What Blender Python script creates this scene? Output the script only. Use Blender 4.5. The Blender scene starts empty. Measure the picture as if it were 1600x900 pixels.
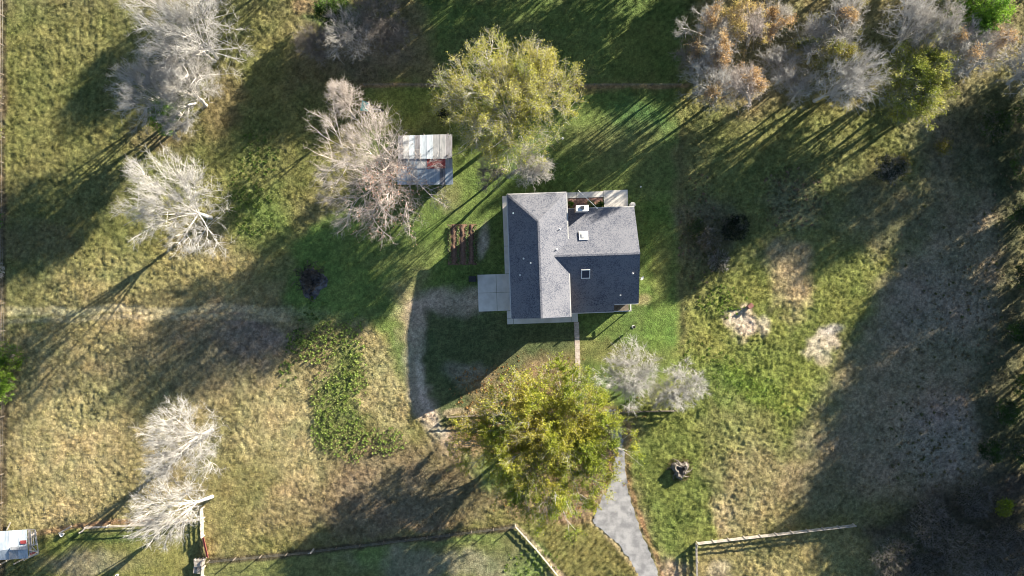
import bpy, math, random
import numpy as np
from mathutils import Vector, Matrix, kdtree
from mathutils.geometry import tessellate_polygon

# ------------------------------------------------------------------ camera, sky, sun, exposure
SC = bpy.context.scene
COL = SC.collection
CAMH = 112.0
cam_d = bpy.data.cameras.new('camera')
cam_d.lens = 25.2; cam_d.sensor_width = 36.0
cam_d.clip_start = 0.5; cam_d.clip_end = 6000
cam = bpy.data.objects.new('camera', cam_d); COL.objects.link(cam)
cam.location = (0, 0, CAMH); cam.rotation_euler = (0, 0, 0)
SC.camera = cam

TAN_E = 0.30
AZ = math.atan2(0.634, 0.773)
EL = math.atan(TAN_E)
SUN = Vector((math.cos(AZ)*math.cos(EL), math.sin(AZ)*math.cos(EL), math.sin(EL)))
w = bpy.data.worlds.new('World'); SC.world = w; w.use_nodes = True
nt = w.node_tree; bg = nt.nodes['Background']
sky = nt.nodes.new('ShaderNodeTexSky'); sky.sky_type = 'NISHITA'
sky.sun_disc = False; sky.sun_elevation = EL; sky.sun_rotation = math.pi/2-AZ
sky.air_density = 1.0; sky.dust_density = 0.3; sky.ozone_density = 1.3
nt.links.new(sky.outputs[0], bg.inputs[0]); bg.inputs[1].default_value = 0.05
sd = bpy.data.lights.new('sun', 'SUN'); sd.energy = 5.0; sd.angle = math.radians(0.5)
sd.color = (1.0, 0.89, 0.70)
sun = bpy.data.objects.new('sun', sd); COL.objects.link(sun)
sun.rotation_euler = SUN.to_track_quat('Z', 'Y').to_euler()
SC.view_settings.view_transform = 'Standard'; SC.view_settings.look = 'None'
SC.view_settings.exposure = 2.0; SC.view_settings.gamma = 1.0
SC.render.engine = 'CYCLES'
SC.cycles.filter_width = 1.05

# ------------------------------------------------------------------ helpers
def W(px, py, h=0.0):
    k = (CAMH-h)/CAMH/10.0
    return Vector(((px-800)*k, (450-py)*k, h))

def tag(o, label=None, cat=None, group=None, kind=None):
    if label: o['label'] = label
    if cat: o['category'] = cat
    if group: o['group'] = group
    if kind: o['kind'] = kind
    return o

def empty(name, loc, label, cat, group=None, rz=0.0):
    o = bpy.data.objects.new(name, None); COL.objects.link(o)
    o.location = loc; o.rotation_euler = (0, 0, rz); o.empty_display_size = 0.3
    return tag(o, label, cat, group)

def copy_tree(o, parent=None):
    c = o.copy(); COL.objects.link(c); c.parent = parent
    for ch in list(o.children): copy_tree(ch, c)
    return c

def mesh_np(name, V, F, mats, parent=None, fmat=None, smooth=False, col=None):
    """V (n,3); F list of (m,k) int arrays with k-gons; fmat list of material ids per array"""
    me = bpy.data.meshes.new(name)
    V = np.asarray(V, dtype=np.float32)
    me.vertices.add(len(V)); me.vertices.foreach_set('co', V.ravel())
    Fs = [np.asarray(f, dtype=np.int32) for f in F if len(f)]
    loops = np.concatenate([f.ravel() for f in Fs])
    tot = np.concatenate([np.full(len(f), f.shape[1], dtype=np.int32) for f in Fs])
    start = np.concatenate([[0], np.cumsum(tot)[:-1]]).astype(np.int32)
    me.loops.add(len(loops)); me.loops.foreach_set('vertex_index', loops)
    me.polygons.add(len(tot)); me.polygons.foreach_set('loop_start', start); me.polygons.foreach_set('loop_total', tot)
    if fmat is not None:
        me.polygons.foreach_set('material_index', np.asarray(fmat, dtype=np.int32))
    me.polygons.foreach_set('use_smooth', np.full(len(tot), smooth, dtype=bool))
    if not isinstance(mats, (list, tuple)): mats = [mats]
    for m in mats: me.materials.append(m)
    if col is not None:
        a = me.color_attributes.new('Col', 'FLOAT_COLOR', 'POINT')
        c4 = np.ones((len(V), 4), dtype=np.float32); c4[:, :3] = col
        a.data.foreach_set('color', c4.ravel())
    me.update(calc_edges=True)
    o = bpy.data.objects.new(name, me); COL.objects.link(o)
    if parent is not None: o.parent = parent
    return o

class MB:
    """collects polygons for one mesh"""
    def __init__(s): s.v = []; s.f = []; s.m = []
    def poly(s, pts, m=0):
        b = len(s.v); s.v += [tuple(p) for p in pts]; s.f.append(list(range(b, b+len(pts)))); s.m.append(m)
    def box(s, c, d, rz=0.0, m=0, tilt=None):
        x, y, z = d[0]/2, d[1]/2, d[2]/2
        R = Matrix.Rotation(rz, 3, 'Z')
        if tilt is not None: R = R @ tilt
        b = len(s.v)
        for sx, sy, sz in ((-1,-1,-1),(1,-1,-1),(1,1,-1),(-1,1,-1),(-1,-1,1),(1,-1,1),(1,1,1),(-1,1,1)):
            s.v.append(tuple(Vector(c)+R @ Vector((sx*x, sy*y, sz*z))))
        for f in ((0,3,2,1),(4,5,6,7),(0,1,5,4),(1,2,6,5),(2,3,7,6),(3,0,4,7)):
            s.f.append([b+i for i in f]); s.m.append(m)
    def beam(s, a, b_, wd, ht, m=0):
        a = Vector(a); b_ = Vector(b_); d = b_-a; L = d.length; d.normalize()
        up = Vector((0, 0, 1)) if abs(d.z) < .95 else Vector((1, 0, 0))
        sd_ = d.cross(up).normalized(); u = sd_.cross(d).normalized()
        b = len(s.v)
        for q in (a, b_):
            for i, j in ((-1,-1),(1,-1),(1,1),(-1,1)):
                s.v.append(tuple(q+sd_*(i*wd/2)+u*(j*ht/2)))
        for f in ((0,1,2,3),(7,6,5,4),(0,4,5,1),(1,5,6,2),(2,6,7,3),(3,7,4,0)):
            s.f.append([b+i for i in f]); s.m.append(m)
    def tube(s, pts, rad, n=8, m=0, caps=True):
        pts = [Vector(p) for p in pts]
        if not hasattr(rad, '__len__'): rad = [rad]*len(pts)
        rings = []
        for i, p in enumerate(pts):
            t = (pts[min(i+1, len(pts)-1)]-pts[max(i-1, 0)]).normalized()
            ref = Vector((0, 0, 1)) if abs(t.z) < .9 else Vector((1, 0, 0))
            a = t.cross(ref).normalized(); b = t.cross(a).normalized()
            base = len(s.v)
            for k in range(n):
                an = 2*math.pi*k/n
                s.v.append(tuple(p+(a*math.cos(an)+b*math.sin(an))*rad[i]))
            rings.append(base)
        for i in range(len(rings)-1):
            for k in range(n):
                k2 = (k+1) % n
                s.f.append([rings[i]+k, rings[i]+k2, rings[i+1]+k2, rings[i+1]+k]); s.m.append(m)
        if caps:
            s.f.append([rings[0]+k for k in range(n)][::-1]); s.m.append(m)
            s.f.append([rings[-1]+k for k in range(n)]); s.m.append(m)
    def slab(s, pts, th, m=0, m_side=None):
        """top polygon pts extruded straight down by th"""
        if m_side is None: m_side = m
        n = len(pts); b = len(s.v)
        s.v += [tuple(p) for p in pts]
        s.v += [(p[0], p[1], p[2]-th) for p in pts]
        s.f.append([b+i for i in range(n)]); s.m.append(m)
        s.f.append([b+n+i for i in range(n)][::-1]); s.m.append(m_side)
        for i in range(n):
            j = (i+1) % n
            s.f.append([b+i, b+n+i, b+n+j, b+j]); s.m.append(m_side)
    def build(s, name, mats, parent=None, smooth=False):
        me = bpy.data.meshes.new(name); me.from_pydata(s.v, [], s.f)
        if not isinstance(mats, (list, tuple)): mats = [mats]
        for q in mats: me.materials.append(q)
        for p, mi in zip(me.polygons, s.m): p.material_index = mi; p.use_smooth = smooth
        me.update()
        o = bpy.data.objects.new(name, me); COL.objects.link(o)
        if parent is not None: o.parent = parent
        return o

# numpy lattice noise --------------------------------------------------------
_T = np.random.RandomState(7).rand(256, 256).astype(np.float32)
def vn(x, y, s, seed=0):
    x = np.asarray(x)/s+seed*17.31+500; y = np.asarray(y)/s+seed*9.77+500
    xi = np.floor(x).astype(int); yi = np.floor(y).astype(int)
    fx = x-xi; fy = y-yi
    fx = fx*fx*(3-2*fx); fy = fy*fy*(3-2*fy)
    a = _T[xi % 256, yi % 256]; b = _T[(xi+1) % 256, yi % 256]
    c = _T[xi % 256, (yi+1) % 256]; d = _T[(xi+1) % 256, (yi+1) % 256]
    return (a*(1-fx)+b*fx)*(1-fy)+(c*(1-fx)+d*fx)*fy
def fbm(x, y, s, seed=0, o=3):
    r = 0; a = 1; t = 0
    for i in range(o):
        r = r+a*vn(x, y, s/2**i, seed+i*3); t += a; a *= .55
    return r/t
def sstep(a, b, x):
    t = np.clip((x-a)/(b-a), 0, 1); return t*t*(3-2*t)

# ------------------------------------------------------------------ materials
def new_mat(name):
    m = bpy.data.materials.new(name); m.use_nodes = True
    n = m.node_tree; p = n.nodes['Principled BSDF']
    return m, n, p
def N(n, t, **k):
    q = n.nodes.new(t)
    for a, b in k.items(): setattr(q, a, b)
    return q
def noise_mat(name, c1, c2, scale=3.0, rough=0.8, detail=4, bump=0.0, bscale=None, spec=0.3, metal=0.0, lo=.35, hi=.65):
    m, n, p = new_mat(name)
    tc = N(n, 'ShaderNodeTexCoord'); nz = N(n, 'ShaderNodeTexNoise')
    nz.inputs['Scale'].default_value = scale; nz.inputs['Detail'].default_value = detail
    n.links.new(tc.outputs['Object'], nz.inputs['Vector'])
    r = N(n, 'ShaderNodeValToRGB')
    r.color_ramp.elements[0].position = lo; r.color_ramp.elements[1].position = hi
    r.color_ramp.elements[0].color = (*c1, 1); r.color_ramp.elements[1].color = (*c2, 1)
    n.links.new(nz.outputs['Fac'], r.inputs[0]); n.links.new(r.outputs[0], p.inputs['Base Color'])
    p.inputs['Roughness'].default_value = rough; p.inputs['Specular IOR Level'].default_value = spec
    p.inputs['Metallic'].default_value = metal
    if bump:
        b = N(n, 'ShaderNodeBump'); b.inputs['Strength'].default_value = bump; b.inputs['Distance'].default_value = .05
        nb = N(n, 'ShaderNodeTexNoise'); nb.inputs['Scale'].default_value = bscale or scale*4
        n.links.new(tc.outputs['Object'], nb.inputs['Vector'])
        n.links.new(nb.outputs['Fac'], b.inputs['Height']); n.links.new(b.outputs[0], p.inputs['Normal'])
    return m

def attr_mat(name, rough=.9, fine=True, transl=0.0):
    """colour attribute times fine grain"""
    m, n, p = new_mat(name)
    at = N(n, 'ShaderNodeAttribute'); at.attribute_name = 'Col'
    last = at.outputs['Color']
    if fine:
        tc = N(n, 'ShaderNodeTexCoord')
        n1 = N(n, 'ShaderNodeTexNoise'); n1.inputs['Scale'].default_value = 4.6; n1.inputs['Detail'].default_value = 6; n1.inputs['Roughness'].default_value = .75
        n.links.new(tc.outputs['Object'], n1.inputs['Vector'])
        mr = N(n, 'ShaderNodeMapRange'); mr.inputs['From Min'].default_value = .3; mr.inputs['From Max'].default_value = .7
        mr.inputs['To Min'].default_value = .45; mr.inputs['To Max'].default_value = 1.55
        n.links.new(n1.outputs['Fac'], mr.inputs[0])
        mx = N(n, 'ShaderNodeVectorMath', operation='SCALE')
        n.links.new(at.outputs['Color'], mx.inputs[0]); n.links.new(mr.outputs[0], mx.inputs['Scale'])
        last = mx.outputs[0]
        b = N(n, 'ShaderNodeBump'); b.inputs['Strength'].default_value = .8; b.inputs['Distance'].default_value = .22
        nb = N(n, 'ShaderNodeTexNoise'); nb.inputs['Scale'].default_value = 4.4; nb.inputs['Detail'].default_value = 5; nb.inputs['Roughness'].default_value = .7
        n.links.new(tc.outputs['Object'], nb.inputs['Vector'])
        n.links.new(nb.outputs['Fac'], b.inputs['Height']); n.links.new(b.outputs[0], p.inputs['Normal'])
    n.links.new(last, p.inputs['Base Color'])
    p.inputs['Roughness'].default_value = rough; p.inputs['Specular IOR Level'].default_value = .15
    if transl:
        out = n.nodes['Material Output']
        tr = N(n, 'ShaderNodeBsdfTranslucent'); n.links.new(last, tr.inputs['Color'])
        ms = N(n, 'ShaderNodeMixShader'); ms.inputs[0].default_value = transl
        n.links.new(p.outputs[0], ms.inputs[1]); n.links.new(tr.outputs[0], ms.inputs[2])
        n.links.new(ms.outputs[0], out.inputs['Surface'])
    return m

M = {}
M['ground'] = attr_mat('ground_soil_and_turf')
M['blade'] = attr_mat('grass_blades', fine=False, transl=.3, rough=.7)
M['leaf'] = attr_mat('leaves', fine=False, transl=.35, rough=.6)
M['bark_white'] = noise_mat('pale_bark', (.34, .33, .325), (.56, .55, .545), 1.5, .85)
M['bark_grey'] = noise_mat('grey_bark', (.34, .32, .30), (.56, .54, .52), 1.2, .85)
M['bark_pink'] = noise_mat('tan_bark', (.38, .34, .32), (.58, .525, .505), 1.2, .85)
M['bark_dim'] = noise_mat('shaded_twig_bark', (.16, .14, .125), (.32, .29, .27), 1.2, .9)  # darker bark variant, the shade on shaded trees put into its colour
M['concrete'] = noise_mat('concrete', (.56, .54, .51), (.68, .66, .63), .8, .85, 6, .15, 12)
M['concrete_joint'] = noise_mat('concrete_joint', (.10, .10, .095), (.14, .13, .12), 3)
M['brick_path'] = noise_mat('worn_brick_path', (.34, .27, .23), (.52, .46, .41), 2.2, .9, 6, .2)
M['asphalt'] = noise_mat('sun_bleached_asphalt', (.20, .20, .212), (.345, .342, .35), .8, .9, 12, .3, 14, lo=.38, hi=.62)
M['patch'] = noise_mat('tar_patch', (.17, .17, .18), (.31, .31, .32), 1.6, .9, 6)
M['white'] = noise_mat('white_paint', (.70, .70, .69), (.80, .80, .79), 1.0, .55)
M['trim'] = noise_mat('gutter_paint', (.42, .42, .42), (.55, .55, .54), 1.0, .5)
M['wall'] = noise_mat('tan_brick_wall', (.24, .18, .14), (.36, .28, .22), 5, .9)
M['black'] = noise_mat('black_plastic', (.015, .015, .018), (.03, .03, .034), 3, .5)
M['flue'] = noise_mat('flue_metal', (.02, .025, .035), (.05, .055, .07), 3, .5)
M['wood_pale'] = noise_mat('weathered_pale_wood', (.32, .28, .25), (.55, .50, .46), 2.5, .9)
M['wood_dark'] = noise_mat('weathered_dark_wood', (.10, .085, .07), (.2, .17, .14), 2.5, .9)
M['wire'] = noise_mat('galvanised_wire', (.2, .2, .2), (.32, .31, .3), 2.5, .5, metal=.6)
M['red_metal'] = noise_mat('faded_red_metal', (.22, .045, .04), (.36, .10, .09), 1.5, .6)
M['red_brown'] = noise_mat('rust_brown_metal', (.20, .085, .07), (.30, .15, .13), 2.5, .7)
M['teal'] = noise_mat('teal_paint', (.03, .36, .32), (.10, .52, .47), 2, .5)
M['soil'] = noise_mat('turned_soil', (.09, .06, .04), (.19, .12, .085), 3, .95, 6, .6)
M['mulch'] = noise_mat('bark_mulch', (.13, .075, .06), (.30, .18, .15), 6, .95, 6, .6)
M['ash'] = noise_mat('ash_and_char', (.012, .012, .014), (.15, .15, .165), 1.6, .95, 6, .6)
M['char'] = noise_mat('charred_sticks', (.02, .017, .014), (.13, .105, .085), 2.0, .95)
M['stump'] = noise_mat('grey_stump_wood', (.07, .06, .052), (.22, .20, .185), 2.5, .95, 5, .5)
M['glass_dark'], _n, _p = new_mat('skylight_glass')
_p.inputs['Base Color'].default_value = (.035, .035, .055, 1); _p.inputs['Roughness'].default_value = .12
M['dome'], _n, _p = new_mat('acrylic_dome')
_p.inputs['Base Color'].default_value = (.82, .80, .76, 1); _p.inputs['Roughness'].default_value = .25
_p.inputs['Specular IOR Level'].default_value = .6

def metal_sheet(name, c1, c2):
    m, n, p = new_mat(name)
    tc = N(n, 'ShaderNodeTexCoord'); mp = N(n, 'ShaderNodeMapping'); mp.inputs['Scale'].default_value = (6, .5, 1)
    nz = N(n, 'ShaderNodeTexNoise'); nz.inputs['Scale'].default_value = 1.3; nz.inputs['Detail'].default_value = 5
    n.links.new(tc.outputs['Object'], mp.inputs[0]); n.links.new(mp.outputs[0], nz.inputs['Vector'])
    r = N(n, 'ShaderNodeValToRGB'); r.color_ramp.elements[0].position = .3; r.color_ramp.elements[1].position = .62
    r.color_ramp.elements[0].color = (*c1, 1); r.color_ramp.elements[1].color = (*c2, 1)
    n.links.new(nz.outputs['Fac'], r.inputs[0]); n.links.new(r.outputs[0], p.inputs['Base Color'])
    p.inputs['Roughness'].default_value = .6; p.inputs['Metallic'].default_value = 0
    return m
M['tin_white'] = metal_sheet('bright_tin', (.20, .215, .24), (.36, .37, .40))
M['tin_grey'] = metal_sheet('weathered_tin', (.08, .08, .09), (.22, .22, .26))
M['tin_blue'] = metal_sheet('blue_grey_tin', (.24, .29, .36), (.38, .44, .52))
M['tin_red'] = metal_sheet('red_tin', (.20, .025, .03), (.30, .05, .05))

def shingle_mat():
    m, n, p = new_mat('asphalt_shingles')
    tc = N(n, 'ShaderNodeTexCoord')
    br = N(n, 'ShaderNodeTexVoronoi'); br.inputs['Scale'].default_value = 6.5
    n.links.new(tc.outputs['Object'], br.inputs['Vector'])
    sep = N(n, 'ShaderNodeSeparateColor'); n.links.new(br.outputs['Color'], sep.inputs[0])
    nz = N(n, 'ShaderNodeTexNoise'); nz.inputs['Scale'].default_value = .35; nz.inputs['Detail'].default_value = 5
    n.links.new(tc.outputs['Object'], nz.inputs['Vector'])
    nf = N(n, 'ShaderNodeTexNoise'); nf.inputs['Scale'].default_value = 9; nf.inputs['Detail'].default_value = 3
    n.links.new(tc.outputs['Object'], nf.inputs['Vector'])
    a = N(n, 'ShaderNodeMath', operation='MULTIPLY_ADD'); a.inputs[1].default_value = .28
    n.links.new(sep.outputs[0], a.inputs[0]); n.links.new(nf.outputs['Fac'], a.inputs[2])
    a2 = N(n, 'ShaderNodeMath', operation='MULTIPLY_ADD'); a2.inputs[1].default_value = .55
    n.links.new(nz.outputs['Fac'], a2.inputs[0]); n.links.new(a.outputs[0], a2.inputs[2])
    r = N(n, 'ShaderNodeValToRGB'); r.color_ramp.elements[0].position = .55; r.color_ramp.elements[1].position = 1.1
    r.color_ramp.elements[0].color = (.026, .036, .066, 1); r.color_ramp.elements[1].color = (.165, .172, .205, 1)
    n.links.new(a2.outputs[0], r.inputs[0]); n.links.new(r.outputs[0], p.inputs['Base Color'])
    p.inputs['Roughness'].default_value = .92; p.inputs['Specular IOR Level'].default_value = .12
    wv = N(n, 'ShaderNodeBump'); wv.inputs['Strength'].default_value = .35; wv.inputs['Distance'].default_value = .03
    n.links.new(a.outputs[0], wv.inputs['Height']); n.links.new(wv.outputs[0], p.inputs['Normal'])
    return m
M['shingle'] = shingle_mat()

# ------------------------------------------------------------------ ground colour map (turf, soil, litter; some patches carry painted cast shadow)
G_LAWN = (.115, .145, .048); G_VIV = (.13, .195, .05); G_DARK = (.050, .095, .024)
G_OLIVE = (.165, .160, .058); G_YEL = (.225, .225, .065); G_TAN = (.33, .28, .15)
G_DRY = (.215, .175, .105); G_BROWN = (.135, .10, .065); G_PALE = (.47, .39, .30)
G_GREY = (.26, .24, .215); G_MAUVE = (.22, .18, .155); G_DKBR = (.075, .058, .042); G_LITTER = (.25, .165, .10)

def E(cx, cy, rx, ry, c, a=.8, f=.5, ang=0): return ('e', cx, cy, rx, ry, math.radians(ang), c, a, f)
def P(pts, c, a=.8, f=14): return ('p', pts, c, a, f)
def Ln(pts, wd, c, a=.8, f=.5): return ('l', pts, wd, c, a, f)
LAWN_POLY = [(570, 135), (1060, 135), (1058, 240), (1064, 330), (1059, 430), (1065, 520), (1062, 600), (985, 640), (985, 700), (880, 600), (700, 645), (650, 640), (600, 520), (565, 500), (450, 480), (455, 370), (540, 330), (560, 290)]
PATCH = [
 # left fields
 P([(0,0),(440,0),(420,200),(230,350),(0,470)], (.137,.145,.052), .85, 40),
 P([(0,440),(200,400),(450,480),(560,560),(560,800),(330,860),(0,820)], (.225,.193,.10), .75, 30),
 E(110,690,75,110, G_TAN, .7), E(60,560,60,70, G_TAN,.5), E(450,680,80,90, G_TAN,.7), E(600,610,38,95,G_TAN,.8,.4,-12), E(560,520,18,26,G_TAN,.8), E(527,650,36,50,(.12,.16,.05),.7), E(545,580,24,60,(.13,.18,.05),.6), E(560,700,30,30,(.17,.19,.06),.5),
 E(330,500,120,30,G_TAN,.35), E(370,430,70,40,(.27,.25,.11),.5), E(390,530,60,35,G_MAUVE,.85), E(300,560,120,60,(.21,.17,.12),.6),
 E(230,600,130,50,(.23,.20,.10),.5), E(150,520,150,30,(.24,.21,.10),.4), E(30,470,50,60,(.2,.2,.075),.5),
 E(380,760,70,60,G_OLIVE,.6), E(340,830,80,40,(.22,.20,.085),.7), E(470,800,60,50,(.22,.18,.10),.6),
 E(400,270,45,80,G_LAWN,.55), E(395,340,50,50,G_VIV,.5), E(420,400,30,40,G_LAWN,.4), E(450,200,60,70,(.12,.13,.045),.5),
 E(250,215,60,30,G_BROWN,.6), E(345,160,30,60,(.16,.12,.07),.6), E(60,380,60,30,(.2,.15,.09),.4), E(200,430,130,30,(.25,.23,.10),.5),
 Ln([(0,488),(200,484),(400,486),(640,488)], 6, (.38,.34,.21), .8), Ln([(0,502),(200,496),(450,498)], 4, (.36,.32,.2), .65),
 P([(-40,-20),(6,-20),(7,300),(10,600),(4,900),(-40,900)], G_BROWN, .85, 6),
 Ln([(8,0),(5,200),(8,430),(12,560),(5,900)], 3, (.06,.05,.035), .5),
 # top middle
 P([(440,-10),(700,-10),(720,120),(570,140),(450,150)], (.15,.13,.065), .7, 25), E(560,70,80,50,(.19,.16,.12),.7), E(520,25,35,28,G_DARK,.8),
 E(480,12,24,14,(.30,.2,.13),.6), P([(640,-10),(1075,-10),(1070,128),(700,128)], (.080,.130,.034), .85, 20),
 # lawn
 P(LAWN_POLY, (.098,.148,.040), .93, 12),
 P([(570,137),(705,137),(710,205),(620,212),(560,190)], G_YEL, .75, 14), E(640,165,60,25,(.19,.22,.04),.5),
 Ln([(565,133),(720,134),(900,134),(1075,134)], 3.5, (.26,.17,.10), .75), E(900,137,60,8,(.28,.17,.09),.4),
 P([(450,380),(480,350),(560,340),(575,420),(560,505),(480,505),(450,460)], G_VIV, .7, 20),
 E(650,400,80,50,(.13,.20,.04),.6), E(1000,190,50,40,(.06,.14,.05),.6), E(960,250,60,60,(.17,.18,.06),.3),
 P([(1003,310),(1060,300),(1063,545),(1004,540)], (.10,.17,.035), .6, 10), E(1001,470,14,10,(.32,.25,.14),.7),
 E(730,365,30,22,(.2,.2,.11),.4), E(757,375,8,26,(.42,.38,.32),.7,.6,8),
 E(640,440,36,24,(.24,.20,.12),.5), E(610,360,80,60,G_LAWN,.4), E(700,200,20,60,(.16,.17,.05),.3),
 # front yard and track
 P([(655,462),(900,508),(900,560),(745,640),(700,660),(650,640),(642,560)], (.075,.090,.045), .8, 12),  # dark yard tone follows the house's cast shadow, painted into the colour
 E(730,585,32,16,(.30,.27,.24),.45), E(700,480,50,14,(.24,.21,.16),.7), E(640,500,20,40,(.36,.29,.19),.7,.6,10),
 Ln([(752,470),(690,468),(655,480),(646,520),(645,570),(654,620),(670,650),(700,690),(750,725),(800,755),(860,790),(905,800)], 15, (.37,.31,.24), .8, .7),
 Ln([(655,560),(660,620),(690,672),(740,712)], 5, (.50,.43,.35), .65, .7),
 P([(745,640),(830,550),(905,552),(905,600),(985,640),(980,760),(930,830),(800,812),(740,760),(700,690)], G_LITTER, .72, 16),
 E(770,610,50,30,(.26,.19,.11),.7), Ln([(697,645),(760,643)], 5, (.38,.31,.21), .7),
 E(770,740,40,34,G_VIV,.8), Ln([(981,665),(982,740),(988,775),(1003,820),(1030,880),(1036,905)], 4, (.27,.16,.09), .8, .7), Ln([(930,818),(960,848),(985,880),(1000,905)], 5, (.33,.27,.16), .7, .7), E(930,545,45,18,(.18,.16,.065),.6), E(1000,560,50,24,(.16,.155,.06),.5),
 # bottom
 P([(330,875),(490,862),(800,824),(870,910),(300,910)], (.13,.15,.055), .8, 6),
 E(700,880,150,24,(.20,.19,.13),.75), E(585,870,24,30,G_VIV,.7), E(700,838,70,10,G_VIV,.6), E(830,880,45,22,G_VIV,.7), E(800,855,30,22,(.14,.13,.06),.5),
 P([(560,690),(720,690),(790,800),(700,830),(520,850),(490,800)], (.185,.14,.09), .7, 20), E(620,770,80,50,(.19,.15,.11),.5),
 Ln([(330,878),(490,862),(600,848),(800,824)], 5, (.06,.045,.035), .8), Ln([(806,822),(840,858),(882,905)], 3, (.42,.35,.24), .9, .7),
 P([(815,818),(930,820),(1000,905),(890,905)], (.165,.155,.055), .85, 5),
 P([(60,848),(140,826),(310,818),(318,905),(40,905)], (.13,.14,.045), .75, 6), E(150,880,80,18,(.22,.20,.14),.7), E(100,850,30,20,(.10,.14,.03),.5), E(240,880,60,30,(.17,.17,.055),.6), E(170,840,60,8,G_DARK,.6),  # the thin dark green strip is the pole fence's shadow, painted in
 Ln([(55,832),(130,822),(240,812)],4,(.26,.16,.10),.8), E(60,800,70,25,(.33,.28,.15),.6),
 # right part
 P([(1062,180),(1300,170),(1600,170),(1600,560),(1300,760),(1062,560)], (.155,.170,.058), .8, 20),
 P([(1062,180),(1110,180),(1110,600),(1062,600)], (.20,.185,.075), .55, 12),
 P([(985,640),(1070,560),(1180,640),(1260,720),(1180,800),(1040,880),(990,740)], (.165,.195,.055), .8, 25),
 P([(1070,480),(1180,420),(1400,400),(1380,560),(1300,700),(1160,640),(1060,560)], (.165,.185,.048), .75, 25),
 E(1110,370,50,50,(.16,.14,.10),.7), E(1110,590,60,36,G_VIV,.6,.5,30), E(1180,600,60,20,(.13,.20,.03),.6,.5,35), E(1230,430,30,52,(.36,.28,.17),.85,.6,-15),
 E(1215,400,22,26,(.26,.22,.13),.6), E(1240,320,40,40,(.19,.17,.12),.5),
 E(1158,505,26,16,G_PALE,.98,.35), E(1165,485,10,10,G_PALE,.8,.4), E(1195,508,11,14,(.45,.39,.30),.8), E(1282,541,33,22,G_PALE,.98,.3,-40), E(1300,515,16,10,(.42,.38,.35),.8), E(1288,565,10,12,G_PALE,.8), E(1160,530,8,8,(.4,.33,.24),.5),
 P([(1440,180),(1600,180),(1600,760),(1480,780),(1330,760),(1260,700),(1330,560),(1420,400)], (.27,.215,.155), .8, 40),
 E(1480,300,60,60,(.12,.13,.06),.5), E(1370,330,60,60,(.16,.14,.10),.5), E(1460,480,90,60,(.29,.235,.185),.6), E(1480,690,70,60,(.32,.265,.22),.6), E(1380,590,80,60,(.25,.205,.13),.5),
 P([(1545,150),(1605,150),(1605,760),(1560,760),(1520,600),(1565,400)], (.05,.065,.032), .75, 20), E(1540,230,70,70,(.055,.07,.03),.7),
 P([(990,640),(1100,620),(1160,700),(1130,800),(1090,840),(1040,880),(990,740)], (.125,.155,.04), .8, 20),
 E(1180,760,70,70,(.28,.225,.125),.75), E(1130,800,24,26,(.36,.29,.18),.6), E(1150,660,60,40,(.2,.19,.08),.6), E(1300,760,60,60,(.2,.17,.11),.6), E(1230,600,60,50,(.17,.2,.045),.5),
 P([(1092,848),(1330,822),(1400,905),(1092,905)], (.26,.225,.105), .75, 10), E(1120,890,20,20,(.40,.36,.28),.5), E(1050,890,20,22,(.34,.27,.19),.8),
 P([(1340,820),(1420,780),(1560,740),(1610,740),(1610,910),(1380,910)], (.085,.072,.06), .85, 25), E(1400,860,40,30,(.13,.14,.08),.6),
 Ln([(1065,200),(1064,380),(1068,560),(1120,640)], 4, (.09,.08,.045), .3), E(950,220,70,40,(.16,.15,.07),.4), E(1030,420,22,60,(.17,.17,.06),.5), E(620,260,60,50,(.16,.15,.06),.35), E(820,560,60,18,(.17,.15,.08),.4), E(700,300,26,26,(.2,.18,.1),.4), E(640,400,60,24,(.16,.16,.07),.4), E(1020,250,40,40,(.16,.17,.06),.4), E(800,60,90,30,(.11,.12,.05),.4), E(1000,80,40,60,(.12,.14,.04),.4),
]
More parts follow.
